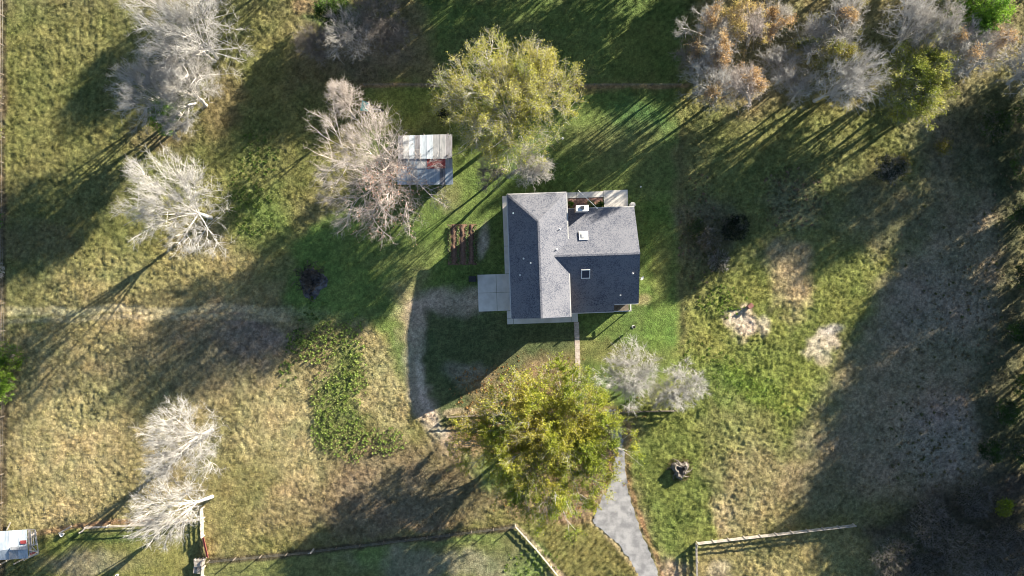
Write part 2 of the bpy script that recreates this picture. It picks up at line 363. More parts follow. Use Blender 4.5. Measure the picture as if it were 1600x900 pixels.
def ground_color(x, y):
    px = x*10+800; py = 450-y*10
    wx = (fbm(x, y, 5, 3)-.5)*52+(vn(x, y, 1.1, 8)-.5)*13
    wy = (fbm(x, y, 5, 5)-.5)*52+(vn(x, y, 1.1, 11)-.5)*13
    # base
    n1 = fbm(x, y, 14, 1); n2 = fbm(x, y, 3.5, 2)
    c = np.empty((len(x), 3)); t = sstep(.35, .68, n1)[:, None]*.8
    c[:] = np.array(G_OLIVE)*(1-t)+np.array((.21, .18, .095))*t
    for p in PATCH:
        if p[0] == 'e':
            _, cx, cy, rx, ry, an, col, al, f = p
            k = min(1, min(rx, ry)/28)
            dx = px+wx*k-cx; dy = py+wy*k-cy; ca, sa = math.cos(an), math.sin(an)
            d = np.hypot((dx*ca+dy*sa)/rx, (-dx*sa+dy*ca)/ry)
            m = sstep(1+f, max(0, 1-f), d)*al
        elif p[0] == 'p':
            _, pts, col, al, f = p
            k = min(1, f/22)
            X = px+wx*k; Y = py+wy*k; ins = np.zeros(len(x), bool); dm = np.full(len(x), 1e9)
            for i in range(len(pts)):
                (x1, y1), (x2, y2) = pts[i], pts[(i+1) % len(pts)]
                cond = ((y1 > Y) != (y2 > Y)) & (X < (x2-x1)*(Y-y1)/((y2-y1) or 1e-9)+x1)
                ins ^= cond
                L2 = (x2-x1)**2+(y2-y1)**2
                tt = np.clip(((X-x1)*(x2-x1)+(Y-y1)*(y2-y1))/L2, 0, 1)
                dm = np.minimum(dm, np.hypot(X-x1-tt*(x2-x1), Y-y1-tt*(y2-y1)))
            sd_ = np.where(ins, dm, -dm); m = sstep(-f, f, sd_)*al
        else:
            _, pts, wd, col, al, f = p
            k = min(1, wd/26); X = px+wx*k; Y = py+wy*k; dm = np.full(len(x), 1e9)
            for (x1, y1), (x2, y2) in zip(pts[:-1], pts[1:]):
                L2 = (x2-x1)**2+(y2-y1)**2
                tt = np.clip(((X-x1)*(x2-x1)+(Y-y1)*(y2-y1))/L2, 0, 1)
                dm = np.minimum(dm, np.hypot(X-x1-tt*(x2-x1), Y-y1-tt*(y2-y1)))
            m = sstep(1+f, 1-f, dm/wd)*al
        m = m[:, None]; c = c*(1-m)+np.array(col)*m
    # mottling: greener and strawier clumps
    q = (vn(x, y, .30, 37)-.5)[:, None]; a = (fbm(x, y, 2.4, 21)-.5)[:, None]; b = (fbm(x, y, .8, 31)-.5)[:, None]; e = (fbm(x, y, 7, 41)-.5)[:, None]
    c = c*(1+.55*a*np.array((.8, .45, .55)))*(1+.45*b)*(1+.75*q)*(1+.5*e*np.array((.7, .3, .5)))
    g_ = c.mean(1, keepdims=True); c = g_+(c-g_)*1.0
    return np.clip(c, .01, .8)

def in_rect(x, y, c, s, e=.6):
    return sstep(e, 0, np.maximum(np.abs(x-c[0])-s[0], np.abs(y-c[1])-s[1]))
DRIVE = [(958,738),(950,762),(938,785),(930,800),(926,812),(931,822),(945,832),(965,850),(985,875),(1003,906),(1032,906),(1022,880),(1010,852),(998,820),(988,790),(981,765),(978,740),(974,700),(972,664),(962,640),(945,640),(955,680),(960,710)]
def rough_mask(x, y):
    px = x*10+800; py = 450-y*10
    X, Y = px, py
    def inside(pts, f):
        ins = np.zeros(len(x), bool); dm = np.full(len(x), 1e9)
        for i in range(len(pts)):
            (x1, y1), (x2, y2) = pts[i], pts[(i+1) % len(pts)]
            ins ^= ((y1 > Y) != (y2 > Y)) & (X < (x2-x1)*(Y-y1)/((y2-y1) or 1e-9)+x1)
            L2 = (x2-x1)**2+(y2-y1)**2
            tt = np.clip(((X-x1)*(x2-x1)+(Y-y1)*(y2-y1))/L2, 0, 1)
            dm = np.minimum(dm, np.hypot(X-x1-tt*(x2-x1), Y-y1-tt*(y2-y1)))
        return sstep(-f, f, np.where(ins, dm, -dm))
    r = np.ones(len(x))
    r *= 1-.68*inside(LAWN_POLY, 10)
    r *= 1-.6*inside([(330,878),(490,864),(806,826),(870,910),(300,910)], 6)
    r *= 1-.5*inside([(60,848),(140,826),(310,818),(318,905),(40,905)], 6)
    r *= 1-.6*inside([(640,0),(1060,0),(1060,130),(640,130)], 14)
    flat = np.maximum(inside(DRIVE, 5), in_rect(x, y, (10.2, 3.9), (16, 11.3)))
    return r, flat

def fine_axis(lo, hi, st, far):
    core = np.arange(lo, hi+st/2, st); out = []; s = st; v = 0
    while v < far:
        s *= 1.35; v += s; out.append(v)
    out = np.array(out)
    return np.concatenate([(lo-out)[::-1], core, hi+out])
gx = fine_axis(-90, 90, .2, 2600); gy = fine_axis(-55, 55, .2, 2600)
GX, GY = np.meshgrid(gx, gy, indexing='ij')
X, Y = GX.ravel(), GY.ravel()
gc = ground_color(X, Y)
R_, flat_ = rough_mask(X, Y)
core_ = ((np.abs(X) < 100) & (np.abs(Y) < 65))
def relief(x, y):
    return (.55+.95*vn(x, y, 5.5, 77))*(.18*(vn(x, y, .36, 51)-.5)+.08*(vn(x, y, 1.0, 53)-.5)+.10*(vn(x, y, 2.3, 55)-.5))
stripes = .014*np.sin(X*2*math.pi/1.2)*sstep(-57, -60, X)+.05*np.sin((X*.72-Y*.69)*2*math.pi/.95)*in_rect(X, Y, (10.5, -42), (9, 5), 2)
Z = (relief(X, Y)*R_+stripes)*core_
Z = Z*(1-flat_)-.06*flat_
nx, ny = len(gx), len(gy)
idx = np.arange(nx*ny).reshape(nx, ny)
F = np.stack([idx[:-1, :-1], idx[1:, :-1], idx[1:, 1:], idx[:-1, 1:]], -1).reshape(-1, 4)
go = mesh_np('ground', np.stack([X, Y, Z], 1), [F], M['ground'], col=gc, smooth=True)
tag(go, 'pasture ground of mown lawn, dry grass and bare soil', kind='structure')

# ------------------------------------------------------------------ grass tufts (stuff)
def blades(name, x, y, z, hgt, wid, nb, colr, lean=.5, mat='blade', seed=3, parent=None):
    rs = np.random.RandomState(seed); n = len(x)
    x = np.repeat(x, nb); y = np.repeat(y, nb); z = np.repeat(z, nb); hgt = np.repeat(hgt, nb)*rs.uniform(.55, 1.2, n*nb)
    wid = np.repeat(wid, nb); c = np.repeat(colr, nb, 0)
    a = rs.uniform(0, 2*math.pi, n*nb); b = rs.uniform(0, 2*math.pi, n*nb); l = rs.uniform(.15, 1, n*nb)*lean
    ox = np.cos(b)*wid*.8; oy = np.sin(b)*wid*.8
    p0 = np.stack([x+ox-np.cos(a)*wid/2, y+oy-np.sin(a)*wid/2, z-.02], 1)
    p1 = np.stack([x+ox+np.cos(a)*wid/2, y+oy+np.sin(a)*wid/2, z-.02], 1)
    p2 = np.stack([x+ox*(1.5)+np.cos(b)*hgt*l, y+oy*1.5+np.sin(b)*hgt*l, z+hgt*(1-.3*l)], 1)
    V = np.stack([p0, p1, p2], 1).reshape(-1, 3)
    c = c*rs.uniform(.75, 1.3, (n*nb, 1)); C = np.repeat(np.clip(c, .01, .8), 3, 0)
    return mesh_np(name, V, [np.arange(len(V)).reshape(-1, 3)], M[mat], col=C, parent=parent)
rs = np.random.RandomState(11)
n = 420000
tx = rs.uniform(-86, 86, n); ty = rs.uniform(-50, 50, n)
rr, ff = rough_mask(tx, ty)
keep = (ff < .05) & (rs.rand(n) < .25+.75*rr) & (vn(tx, ty, .9, 61)+rs.rand(n)*.5 > .62)
tx, ty, rr = tx[keep], ty[keep], rr[keep]
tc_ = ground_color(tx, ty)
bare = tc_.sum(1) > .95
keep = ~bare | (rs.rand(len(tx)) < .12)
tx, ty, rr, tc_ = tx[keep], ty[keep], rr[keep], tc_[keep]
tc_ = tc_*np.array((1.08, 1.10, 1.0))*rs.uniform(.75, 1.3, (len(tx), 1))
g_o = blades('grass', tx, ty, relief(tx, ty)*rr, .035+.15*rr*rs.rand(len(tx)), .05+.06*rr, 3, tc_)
tag(g_o, 'short rough tufts of green and straw coloured grass across the pasture', kind='stuff')

# ------------------------------------------------------------------ trees
def tubes(P_, Rr, s):
    """P_ (n,k,3), Rr (n,k) -> V,F"""
    n, k, _ = P_.shape
    T = np.empty_like(P_); T[:, 1:-1] = P_[:, 2:]-P_[:, :-2]; T[:, 0] = P_[:, 1]-P_[:, 0]; T[:, -1] = P_[:, -1]-P_[:, -2]
    T /= np.linalg.norm(T, axis=2, keepdims=True)+1e-9
    ref = np.tile(np.array([.31, .22, .92]), (n, k, 1)); par = np.abs((T*ref).sum(2)) > .93
    ref[par] = np.array([.95, .1, -.3])
    A = np.cross(T, ref); A /= np.linalg.norm(A, axis=2, keepdims=True)+1e-9
    B = np.cross(T, A)
    an = np.arange(s)*2*math.pi/s
    V = P_[:, :, None, :]+Rr[:, :, None, None]*(A[:, :, None, :]*np.cos(an)[None, None, :, None]+B[:, :, None, :]*np.sin(an)[None, None, :, None])
    I = np.arange(n*k*s).reshape(n, k, s); J = np.roll(I, -1, axis=2)
    F = np.stack([I[:, :-1], J[:, :-1], J[:, 1:], I[:, 1:]], -1).reshape(-1, 4)
    return V.reshape(-1, 3), F
def merge(lst):
    V = []; F = []; b = 0
    for v, f in lst: V.append(v); F.append(f+b); b += len(v)
    return np.concatenate(V), np.concatenate(F)

def make_tree(name, label, base, cpx, Rm, H, seed, bark='bark_white', twigs=6500, leaves=0, leafsize=.25, leafcol=((.2,.18,.04),),
              flat=.36, group=None, n4=900, twr=.0125, leafpart=1.0, n1=8, cat='tree', leafzone=None, stems=1, twl=1.0, lobes=True):
    if Rm > 4 and stems < 3: n1 = int(max(n1, 9)*1.35)
    NS, N3 = 5*n1, 26*n1
    if stems == 3: lobes = False
    twigs = int(twigs*(.92 if not leaves or leafpart < 1 else .8)); n4 = int(n4*.8)
    rs = np.random.RandomState(seed)
    Rm = Rm*(.93 if Rm > 2.5 else .95); hm = H*.66; b = W(*base); cc = (W(cpx[0], cpx[1], hm)-b) if cpx else Vector((0, 0, 0))
    C = np.array([cc.x, cc.y, hm]); Rz = H-hm
    # lumpy envelope
    lob = rs.normal(size=(9, 3)); lob /= np.linalg.norm(lob, axis=1, keepdims=True); lw = rs.uniform(-.42, .42, 9)*(.4 if leaves and leafpart == 1 else 1)
    def env(D):
        return 1+(np.clip(D @ lob.T, 0, 1)**4 @ lw)
    def sample(n, lo, hi, up=.0):
        D = rs.normal(size=(n, 3)); D /= np.linalg.norm(D, axis=1, keepdims=True)
        D[:, 2] = np.where(D[:, 2] < -.45, -D[:, 2], D[:, 2])+up
        D /= np.linalg.norm(D, axis=1, keepdims=True)
        r = rs.uniform(lo**2.2, hi**2.2, n)**(1/2.2)*env(D)
        return C+D*r[:, None]*np.array([Rm, Rm, Rz if Rz > 0 else 1])
    # trunk
    th = H*rs.uniform(.26, .34)
    tr = .0115*H+.012*Rm
    trunks = []
    tops = []
    for s_ in range(stems):
        off = rs.uniform(-.5, .5, 2)*(stems > 1)
        top = np.array([C[0]*.3+off[0]*2, C[1]*.3+off[1]*2, th])
        k = 5; t = np.linspace(0, 1, k)[:, None]
        p = np.array([off[0], off[1], -.3])*(1-t)+top*t+np.concatenate([rs.normal(0, .08, (k, 2)), np.zeros((k, 1))], 1)*np.sin(t*math.pi)
        trunks.append(tubes(p[None], (tr*(1.35-.55*t[:, 0])/math.sqrt(stems))[None], 8)); tops.append(top)
    tops = np.array(tops)
    def bez(A, Bm, D, k):
        t = np.linspace(0, 1, k)[None, :, None]
        return A[:, None]*(1-t)**2+2*Bm[:, None]*t*(1-t)+D[:, None]*t*t
    # limbs
    ends = sample(n1, .50, .78)
    if lobes:  # spread the limbs evenly round the crown
        an_ = np.arange(n1)*2.399+rs.uniform(0, 6.28)+rs.normal(0, .25, n1); rad_ = np.sqrt((np.arange(n1)+.6)/n1)*Rm*rs.uniform(.55, .85, n1)
        ends = C+np.stack([np.cos(an_)*rad_, np.sin(an_)*rad_, Rz*(.55-.75*(rad_/Rm)**2+rs.uniform(-.25, .25, n1))], 1)
    ang0 = np.arctan2(ends[:, 1]-C[1], ends[:, 0]-C[0])
    st = tops[rs.randint(0, len(tops), n1)]
    st = st+np.array([0, 0, 1])*rs.uniform(-.25, .0, (n1, 1))*th
    mid = st*.5+ends*.5+rs.normal(0, Rm*.06, (n1, 3)); mid[:, 2] += .06*H
    L1 = bez(st, mid, ends, 9)
    r1 = np.linspace(1, .32, 9)[None]*(tr*.48)*rs.uniform(.75, 1.1, (n1, 1))/math.sqrt(stems)
    segs = [tubes(L1, r1, 6)]
    nodes = L1[:, 2:].reshape(-1, 3)
    def attach(ends, nodes, pull):
        kd = kdtree.KDTree(len(nodes))
        for i, q in enumerate(nodes): kd.insert(q, i)
        kd.balance()
        root = tops.mean(0)
        q = ends+(root-ends)*pull
        q[:, 2] -= .02*H
        return nodes[[kd.find(v)[1] for v in q]]
    fine = []
    def ball(cs, rad, n, lo=.0):
        i = rs.randint(0, len(cs), n); D = rs.normal(size=(n, 3)); D /= np.linalg.norm(D, axis=1, keepdims=True)
        o_ = cs-tops.mean(0); o_ /= np.linalg.norm(o_, axis=1, keepdims=True)
        D = D+o_[i]*.45; D[:, 2] += .1; D /= np.linalg.norm(D, axis=1, keepdims=True)
        return cs[i]+D*(rad[i]*rs.uniform(lo**2, 1, n)**.5)[:, None]*np.array([1, 1, min(1.0, 1.1*Rz/Rm+.15)])
    cl1 = C+(ends-C)*1.0; r1_ = Rm*rs.uniform(.32, .52, n1)
    for (cnt, lo, hi, pull, k, rr0, s_) in ((NS, .5, .93, .20, 6, tr*.26, 5), (N3, .42, 1.0, .13, 5, tr*.13+.012, 4), (n4, .38, 1.03, .07, 4, .012+twr*.75, 3)):
        if not lobes: e = sample(cnt, lo, hi)
        elif cnt == NS: e = ball(cl1, r1_, cnt, .45); cl2 = e; r2_ = Rm*rs.uniform(.13, .27, cnt)
        elif cnt == N3: e = ball(cl2, r2_, cnt, .5); cl3 = e; r3_ = Rm*rs.uniform(.07, .15, cnt)+.15
        else: e = ball(cl3, r3_, cnt, .3)
        if lobes and cnt != NS: q_ = rs.rand(cnt) < .34; e[q_] = sample(int(q_.sum()), .25, .98)
        a = attach(e, nodes, pull)
        d = np.linalg.norm(e-a, axis=1, keepdims=True)
        m = a*.5+e*.5+rs.normal(0, .09, (cnt, 3))*d; m[:, 2] -= .05*d[:, 0]
        L = bez(a, m, e, k)
        rad = np.linspace(1, .4, k)[None]*rr0*rs.uniform(.7, 1.15, (cnt, 1))
        (segs if s_ > 4 else fine).append(tubes(L, rad, s_))
        nodes = np.concatenate([nodes, L[:, 1:].reshape(-1, 3)]) if cnt < n4 else L.reshape(-1, 3)
        last = L
    # twigs, growing outwards from the fine branches
    li = rs.randint(0, len(last), twigs); ti = rs.randint(1, last.shape[1], twigs)
    a = last[li, ti]; pd = last[li, -1]-last[li, 0]; pd /= np.linalg.norm(pd, axis=1, keepdims=True)+1e-9
    out = (a-tops.mean(0)); out /= np.linalg.norm(out, axis=1, keepdims=True)
    d = pd*.45+out*.30+rs.normal(0, .62, (twigs, 3)); d /= np.linalg.norm(d, axis=1, keepdims=True)
    ln = rs.uniform(.4, 1.3, (twigs, 1))*min(1.0, .45+Rm/12)*twl
    m = a+d*ln*.5+rs.normal(0, .07, (twigs, 3)); e = a+d*ln+rs.normal(0, .08, (twigs, 3)); e[:, 2] += .08
    Tw = np.stack([a, m, e], 1)
    fine.append(tubes(Tw, np.array([1, .75, .35])[None]*twr*rs.uniform(.7, 1.2, (twigs, 1)), 3))
    root = empty(name, b, label, cat, group)
    bm = M[bark]
    v, f = merge(trunks+segs); mesh_np('trunk', v, [f], bm, root, smooth=True)
    v, f = merge(fine); mesh_np('crown' if not leaves else 'twigs', v, [f], bm, root, smooth=True)
    if leaves:
        sel = np.arange(twigs)
        if leafpart < 1: # leaves only in part of the crown
            key = vn(e[:, 0]+50, e[:, 1]+50, Rm*.55, seed)
            if leafzone is not None: key = -np.hypot(e[:, 0]-leafzone[0], e[:, 1]-leafzone[1])
            sel = np.argsort(-key)[:int(twigs*leafpart)]
        pw_ = vn(e[sel, 0]*1.0+60, e[sel, 1]+60+e[sel, 2]*.6, max(1.1, Rm*.14), seed+2)**1.3+.14; q = rs.choice(sel, leaves, p=pw_/pw_.sum()); t = rs.uniform(.1, 1.1, (leaves, 1))
        c = a[q]*(1-t)+e[q]*t+rs.normal(0, leafsize*.55, (leaves, 3))
        u = rs.normal(size=(leaves, 3)); u /= np.linalg.norm(u, axis=1, keepdims=True)
        vv = np.cross(u, rs.normal(size=(leaves, 3))); vv /= np.linalg.norm(vv, axis=1, keepdims=True)
        sz = leafsize*rs.uniform(.5, 1.15, (leaves, 1))
        V = np.stack([c-u*sz*.5, c+vv*sz*.32, c+u*sz*.5, c-vv*sz*.32], 1).reshape(-1, 3)
        lc = np.array(leafcol)
        kk = np.clip(vn(c[:, 0]+40, c[:, 1]+40+c[:, 2]*.7, max(1.6, Rm*.22), seed+5)*len(lc)*1.25-.12*len(lc)+rs.normal(0, .3, leaves), 0, len(lc)-1).astype(int)
        C_ = lc[kk]*rs.uniform(.7, 1.35, (leaves, 1))
        mesh_np('foliage', V, [np.arange(len(V)).reshape(-1, 4)], M['leaf'], root, col=np.repeat(C_, 4, 0))
    return root

GOLD = ((.17,.22,.03), (.23,.275,.035), (.29,.31,.04), (.35,.35,.05), (.36,.33,.055))
YGRN = ((.26,.30,.06), (.36,.36,.07), (.42,.40,.09))
OLV = ((.12,.14,.03), (.19,.19,.035), (.25,.23,.04))
BGRN = ((.06,.16,.015), (.11,.24,.02), (.16,.30,.03))
DGRN = ((.03,.06,.015), (.05,.10,.02), (.08,.15,.025))
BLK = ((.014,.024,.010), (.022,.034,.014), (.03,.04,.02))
RUST = ((.40,.27,.14), (.45,.30,.14), (.46,.34,.18))
PINK = ((.42,.26,.20), (.36,.20,.14))
WG = 'bare winter trees in the left pasture'
make_tree('bare_tree', 'large bare white-twigged tree reaching off the top edge, upper left', (335,92), (296,52), 8.4, 17, 1, twigs=11000, n4=1500, group=WG, n1=11, stems=2)
make_tree('bare_tree', 'pale bare tree between the upper left giant and its lower neighbour', (322,165), (292,128), 5.6, 14, 2, 'bark_grey', twigs=6500, group=WG)
make_tree('bare_tree', 'bare white tree spreading left above the small green evergreen', (282,178), (232,142), 5.0, 13, 3, twigs=5500, group=WG)
make_tree('bare_tree', 'small bare white tree with downward fan just below the small evergreen', (305,160), (282,185), 3.0, 11, 4, twigs=2600, n4=420, n1=5, group=WG)
make_tree('evergreen_tree', 'small dark green evergreen under the bare trees at upper left', (282,180), (258,182), 2.4, 7, 5, 'bark_dim', twigs=1500, n4=300, leaves=5000, leafsize=.28, leafcol=BGRN)
make_tree('bare_tree', 'lone round bare white tree standing apart in the left pasture', (330,340), (276,322), 7.2, 15, 6, twigs=9000, n4=1300, group=WG, n1=9)
make_tree('bare_tree', 'bare white tree in the lower left pasture with a round crown', (332,672), (283,688), 6.6, 15, 7, twigs=8500, n4=1200, group=WG, n1=9)
make_tree('bare_tree', 'bare white tree leaning over the pale board fence by the red gate', (332,776), (264,793), 5.8, 15, 8, twigs=5000, n4=800, group=WG, n1=7)
make_tree('bare_tree', 'small bare pinkish tree growing beside the teal trailer', (553,184), (541,156), 3.1, 10, 9, 'bark_pink', twigs=3200, n4=500, n1=5)
make_tree('bare_tree', 'broad bare tree with tan and rosy twigs overhanging the tin shed', (624,282), (586,270), 9.9, 15, 10, 'bark_pink', twigs=11500, n4=1700, n1=10,
          leaves=1900, leafsize=.24, leafcol=PINK, leafpart=.38, leafzone=(2.0, -7.5))
make_tree('leafing_tree', 'wide yellow green tree with thin foliage behind the house', (798,206), (792,160), 10.6, 15.5, 111, 'bark_grey', twigs=15000, n4=2300, leaves=80000, leafsize=.185, leafcol=YGRN, n1=13)
make_tree('bare_tree', 'bare pale tree between the yellow green tree and the house roof', (803,268), (830,262), 4.0, 12, 12, 'bark_grey', twigs=4600, n4=650, n1=6)
make_tree('bare_tree', 'thin grey bare tree at the lower left foot of the yellow green tree', (792,266), (768,262), 3.0, 11, 13, 'bark_dim', twigs=2200, n4=420, n1=5)
make_tree('broad_leaf_tree', 'huge golden green tree shading the fence and the driveway', (852,662), (852,684), 11.5, 14, 14, 'bark_grey', twigs=13000, n4=2600, leaves=185000, leafsize=.22, leafcol=GOLD, n1=14, twl=1.1)
make_tree('bare_bush', 'low bare straw coloured tree fanning out beside the golden green tree', (1002,592), (986,584), 5.2, 5.6, 15, 'bark_white', twigs=5600, n4=1000, n1=9, stems=2, twr=.017)
make_tree('bare_bush', 'low bare silver grey tree over the right end of the yard fence', (1062,612), (1066,606), 4.0, 4.8, 16, 'bark_white', twigs=3900, n4=650, n1=8, stems=2, twr=.016)
make_tree('bare_bush', 'faint thin grey bush between the two low bare trees by the fence', (1030,618), (1030,616), 2.3, 3.6, 17, 'bark_grey', twigs=1500, n4=300, n1=5, stems=2, twr=.013)
RG = 'row of trees along the top right'
row = [ # base, crown px, R, H, bark, twigs, leaves, cols, part, label
 ((1110,72),(1104,45),3.6,12,'bark_white',4320,1260,RUST,0.24,'grey tree with tan leaf tips at the left end of the top right row'),
 ((1082,108),(1078,92),2.8,11,'bark_dim',2600,0,None,0,'dull grey bare tree sticking out on the left side of the top right row'),
 ((1124,120),(1118,80),3.4,14,'bark_white',4560,2240,RUST,0.3,'orange tinted tree in the upper left of the top right row'),
 ((1118,158),(1108,128),4.4,13,'bark_white',6240,1819,RUST,0.27,'tan and grey tree at the lower left corner of the top right row'),
 ((1172,165),(1160,135),3.8,13,'bark_pink',5520,1050,RUST,0.24,'pinkish bare tree standing over the first long trunk shadows'),
 ((1168,70),(1163,40),3.6,13,'bark_pink',3800,2400,((.40,.33,.10),(.44,.34,.14)),.5,'tree with mustard leaf tips near the top left of the row'),
 ((1205,62),(1206,34),3.4,11,'bark_grey',4200,1600,RUST,.3,'bare tree with a rust red tip touching the top edge'),
 ((1215,130),(1213,104),3.8,8.5,'bark_white',6000,0,None,0,'bright silver bare tree in the middle of the row, left of the long fallen-looking trunk'),
 ((1262,100),(1268,66),3.7,10,'bark_white',5600,700,OLV,.2,'silver bare tree right of the rust tipped one'),
 ((1238,158),(1242,134),3.4,9,'bark_grey',4300,0,None,0,'grey bare tree low in the row above the sunlit grass'),
 ((1312,70),(1320,32),3.8,12,'bark_white',4800,900,RUST,.2,'grey bare tree reaching the top edge above the olive leaved pair'),
 ((1300,128),(1316,92),4.4,13,'bark_white',4600,3200,OLV,.45,'bare tree with a dim olive cap in the middle of the row'),
 ((1272,158),(1322,134),5.0,15,'bark_white',6500,0,None,0,'bright bare tree leaning up and right from a visible trunk foot'),
 ((1395,80),(1418,38),4.4,14,'bark_white',6000,0,None,0,'pale rosy bare tree left of the bright green one'),
 ((1440,100),(1462,50),4.0,15,'bark_grey',5000,0,None,0,'pale bare tree touching the bright green crown'),
 ((1470,125),(1500,85),4.6,14,'bark_white',6200,700,RUST,.15,'pale silver bare tree below the bright green crown'),
 ((1510,115),(1545,70),3.4,14,'bark_pink',3800,900,RUST,.35,'bare tree with orange tips right of the bright green crown'),
 ((1575,130),(1592,105),4.4,14,'bark_white',4600,0,None,0,'blue grey bare tree cut by the right edge'),
]
for i, (bp, cp, Rm, H, bk, tw, lv, lc, part, lab) in enumerate(row):
    make_tree('bare_tree', lab, bp, cp, Rm, H, 30+i, bk, twigs=int(tw*.72), n4=int(tw*.095), leaves=int(lv*2.0), leafsize=.24, leafcol=lc or OLV, leafpart=part or 1, group=RG, n1=7)
make_tree('leafy_tree', 'round olive leaved tree at the lower side of the top right row', (1398,160), (1428,134), 6.0, 13, 60, 'bark_grey', twigs=6500, n4=1100, leaves=34000, leafsize=.24, leafcol=((.24,.28,.05),(.31,.33,.06),(.37,.36,.08)), n1=9)
make_tree('leafy_tree', 'bright green tree at the top edge in the right half', (1490,62), (1526,26), 4.4, 14, 61, 'bark_dim', twigs=3000, n4=500, leaves=22000, leafsize=.27, leafcol=((.09,.20,.02),(.16,.30,.03),(.21,.36,.04)), n1=9)
TG = 'dim bare trees near the top edge'
for i, (bp, cp, Rm, H, lab) in enumerate([
  ((562,60),(545,56),4.6,7,'dull grey bare tree in shade above the teal trailer'),
  ((590,35),(590,25),4.6,7,'dull brown bare tree in shade touching the top edge'),
  ((620,62),(612,55),3.0,5,'low dull bare tree right of its two taller shaded neighbours'),
  ((500,75),(492,70),3.4,5,'low thin greyish tree on the left of the shaded bare group')]):
    make_tree('bare_tree', lab, bp, cp, Rm, H, 70+i, 'bark_dim' if i != 0 else 'bark_grey', twigs=3600, n4=600, group=TG, n1=7, stems=2)
make_tree('evergreen_tree', 'dark green evergreen at the top edge left of the dull bare trees', (530,22), (518,14), 2.6, 5, 76, 'bark_dim', twigs=1500, n4=250, leaves=5000, leafsize=.3, leafcol=DGRN)

# shrubs
def shrub(label, base, R, H, seed, leafcol, leaves, twigs=900, bark='bark_dim', size=.22, name='shrub', group=None, cpx=None):
    return make_tree(name, label, base, cpx, R, H, seed, bark, twigs=twigs, n4=200, leaves=leaves, leafsize=size, leafcol=leafcol, group=group, n1=5, cat='shrub', stems=3, twr=.016, twl=.6)
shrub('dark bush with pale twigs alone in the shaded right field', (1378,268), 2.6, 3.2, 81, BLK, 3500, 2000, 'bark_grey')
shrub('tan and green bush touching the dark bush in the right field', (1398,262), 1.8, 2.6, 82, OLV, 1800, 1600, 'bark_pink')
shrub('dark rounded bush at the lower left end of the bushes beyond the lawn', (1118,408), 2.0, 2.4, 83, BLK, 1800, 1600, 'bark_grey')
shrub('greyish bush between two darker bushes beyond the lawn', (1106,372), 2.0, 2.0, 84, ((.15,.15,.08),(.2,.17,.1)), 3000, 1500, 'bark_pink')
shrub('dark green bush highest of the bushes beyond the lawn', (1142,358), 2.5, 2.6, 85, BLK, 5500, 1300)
shrub('low green bush left of the others beyond the lawn', (1086,358), 1.6, 1.4, 86, ((.08,.12,.04),(.13,.16,.06)), 2200)
shrub('small black-green bush on the bright lawn above the tin shed', (696,183), 1.1, 1.4, 87, BLK, 1800, 500)
shrub('bright green bush at the left edge, larger of the pair', (12,600), 3.2, 3.6, 88, ((.15,.26,.03),(.22,.32,.05)), 9000)
shrub('yellow green bush at the left edge, upper of the pair', (24,558), 2.8, 3, 89, ((.15,.24,.03),(.22,.28,.05)), 5000)
shrub('dark green bush on the left edge halfway down', (2,345), 1.5, 3, 90, BGRN, 2500)
shrub('small green bush on the left edge near the top', (2,150), 1.2, 2.6, 91, OLV, 1800)
shrub('small yellow green bush on the left edge below the top one', (3,212), 1.1, 2.4, 92, ((.2,.24,.05),(.26,.24,.06)), 1600)
shrub('grey twiggy bush on the left edge above the track', (3,424), 1.5, 2.2, 93, DGRN, 300, 1500, 'bark_white')
shrub('single yellow green bush in the dark lower right thicket', (1558,788), 1.3, 2.4, 94, ((.25,.32,.03),(.32,.36,.05)), 3200)
shrub('dusty green bush in the right field below the olive tree', (1466,232), 1.5, 1.6, 95, OLV, 1200)
for i, (bx, by, R, H, lab) in enumerate([
  (1592,180,2.6,4,'dark thicket bush at the right edge under the bare trees'), (1540,200,2.8,3.2,'broad dark bush in deep shade below the row of trees'),
  (1588,260,2.6,3.4,'dark bush at the right edge, third from the top'), (1585,340,2.2,3.0,'green black bush on the right edge beside the grey field'),
  (1590,430,2.4,3.2,'dark bush on the right edge level with the sandy patches'), (1583,520,1.9,2.6,'small dark bush on the right edge above the leafy one'),
  (1590,600,2.4,3.4,'leafy dark bush on the right edge'), (1560,640,2.0,2.4,'low dark bush standing just in from the right edge'),
  (1540,700,2.0,2.0,'low green bush above the lower right thicket'), (1592,700,2.4,3.6,'tall dark bush at the right edge above the thicket')]):
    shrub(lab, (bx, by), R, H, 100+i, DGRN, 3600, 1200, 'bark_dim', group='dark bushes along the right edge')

# lower right thicket: many overlapping bare bushes in shade
for i, (bx, by, R, H, bk, lab) in enumerate([
  (1392,868,4.0,3.2,'bark_dim','grey green bush at the left end of the lower right thicket'), (1440,810,4.2,4.0,'bark_dim','dark brown bush at the top left of the lower right thicket'),
  (1490,850,4.8,5.0,'bark_dim','wide black-brown bush in the middle of the lower right thicket'), (1545,850,4.2,5.0,'bark_dim','dark bush right of the middle of the thicket'),
  (1590,830,4.0,6.0,'bark_dim','dark bush cut by the right edge in the thicket'), (1440,885,3.6,3.4,'bark_dim','dark bush touching the bottom edge in the thicket'),
  (1520,890,3.8,4.0,'bark_grey','greyish bush at the bottom edge of the thicket, right of centre'), (1510,775,3.2,3.2,'bark_dim','grey twiggy bush crowning the thicket'),
  (1580,890,3.4,4.6,'bark_grey','grey green bush in the lower right corner')]):
    make_tree('thicket_bush', lab, (bx, by), None, R, H, 120+i, bk, twigs=3200, n4=500, leaves=1800, leafsize=.25, leafcol=((.03,.035,.018),(.055,.06,.03),(.08,.08,.045)), cat='shrub', stems=3, n1=6, group='bushes of the lower right thicket')

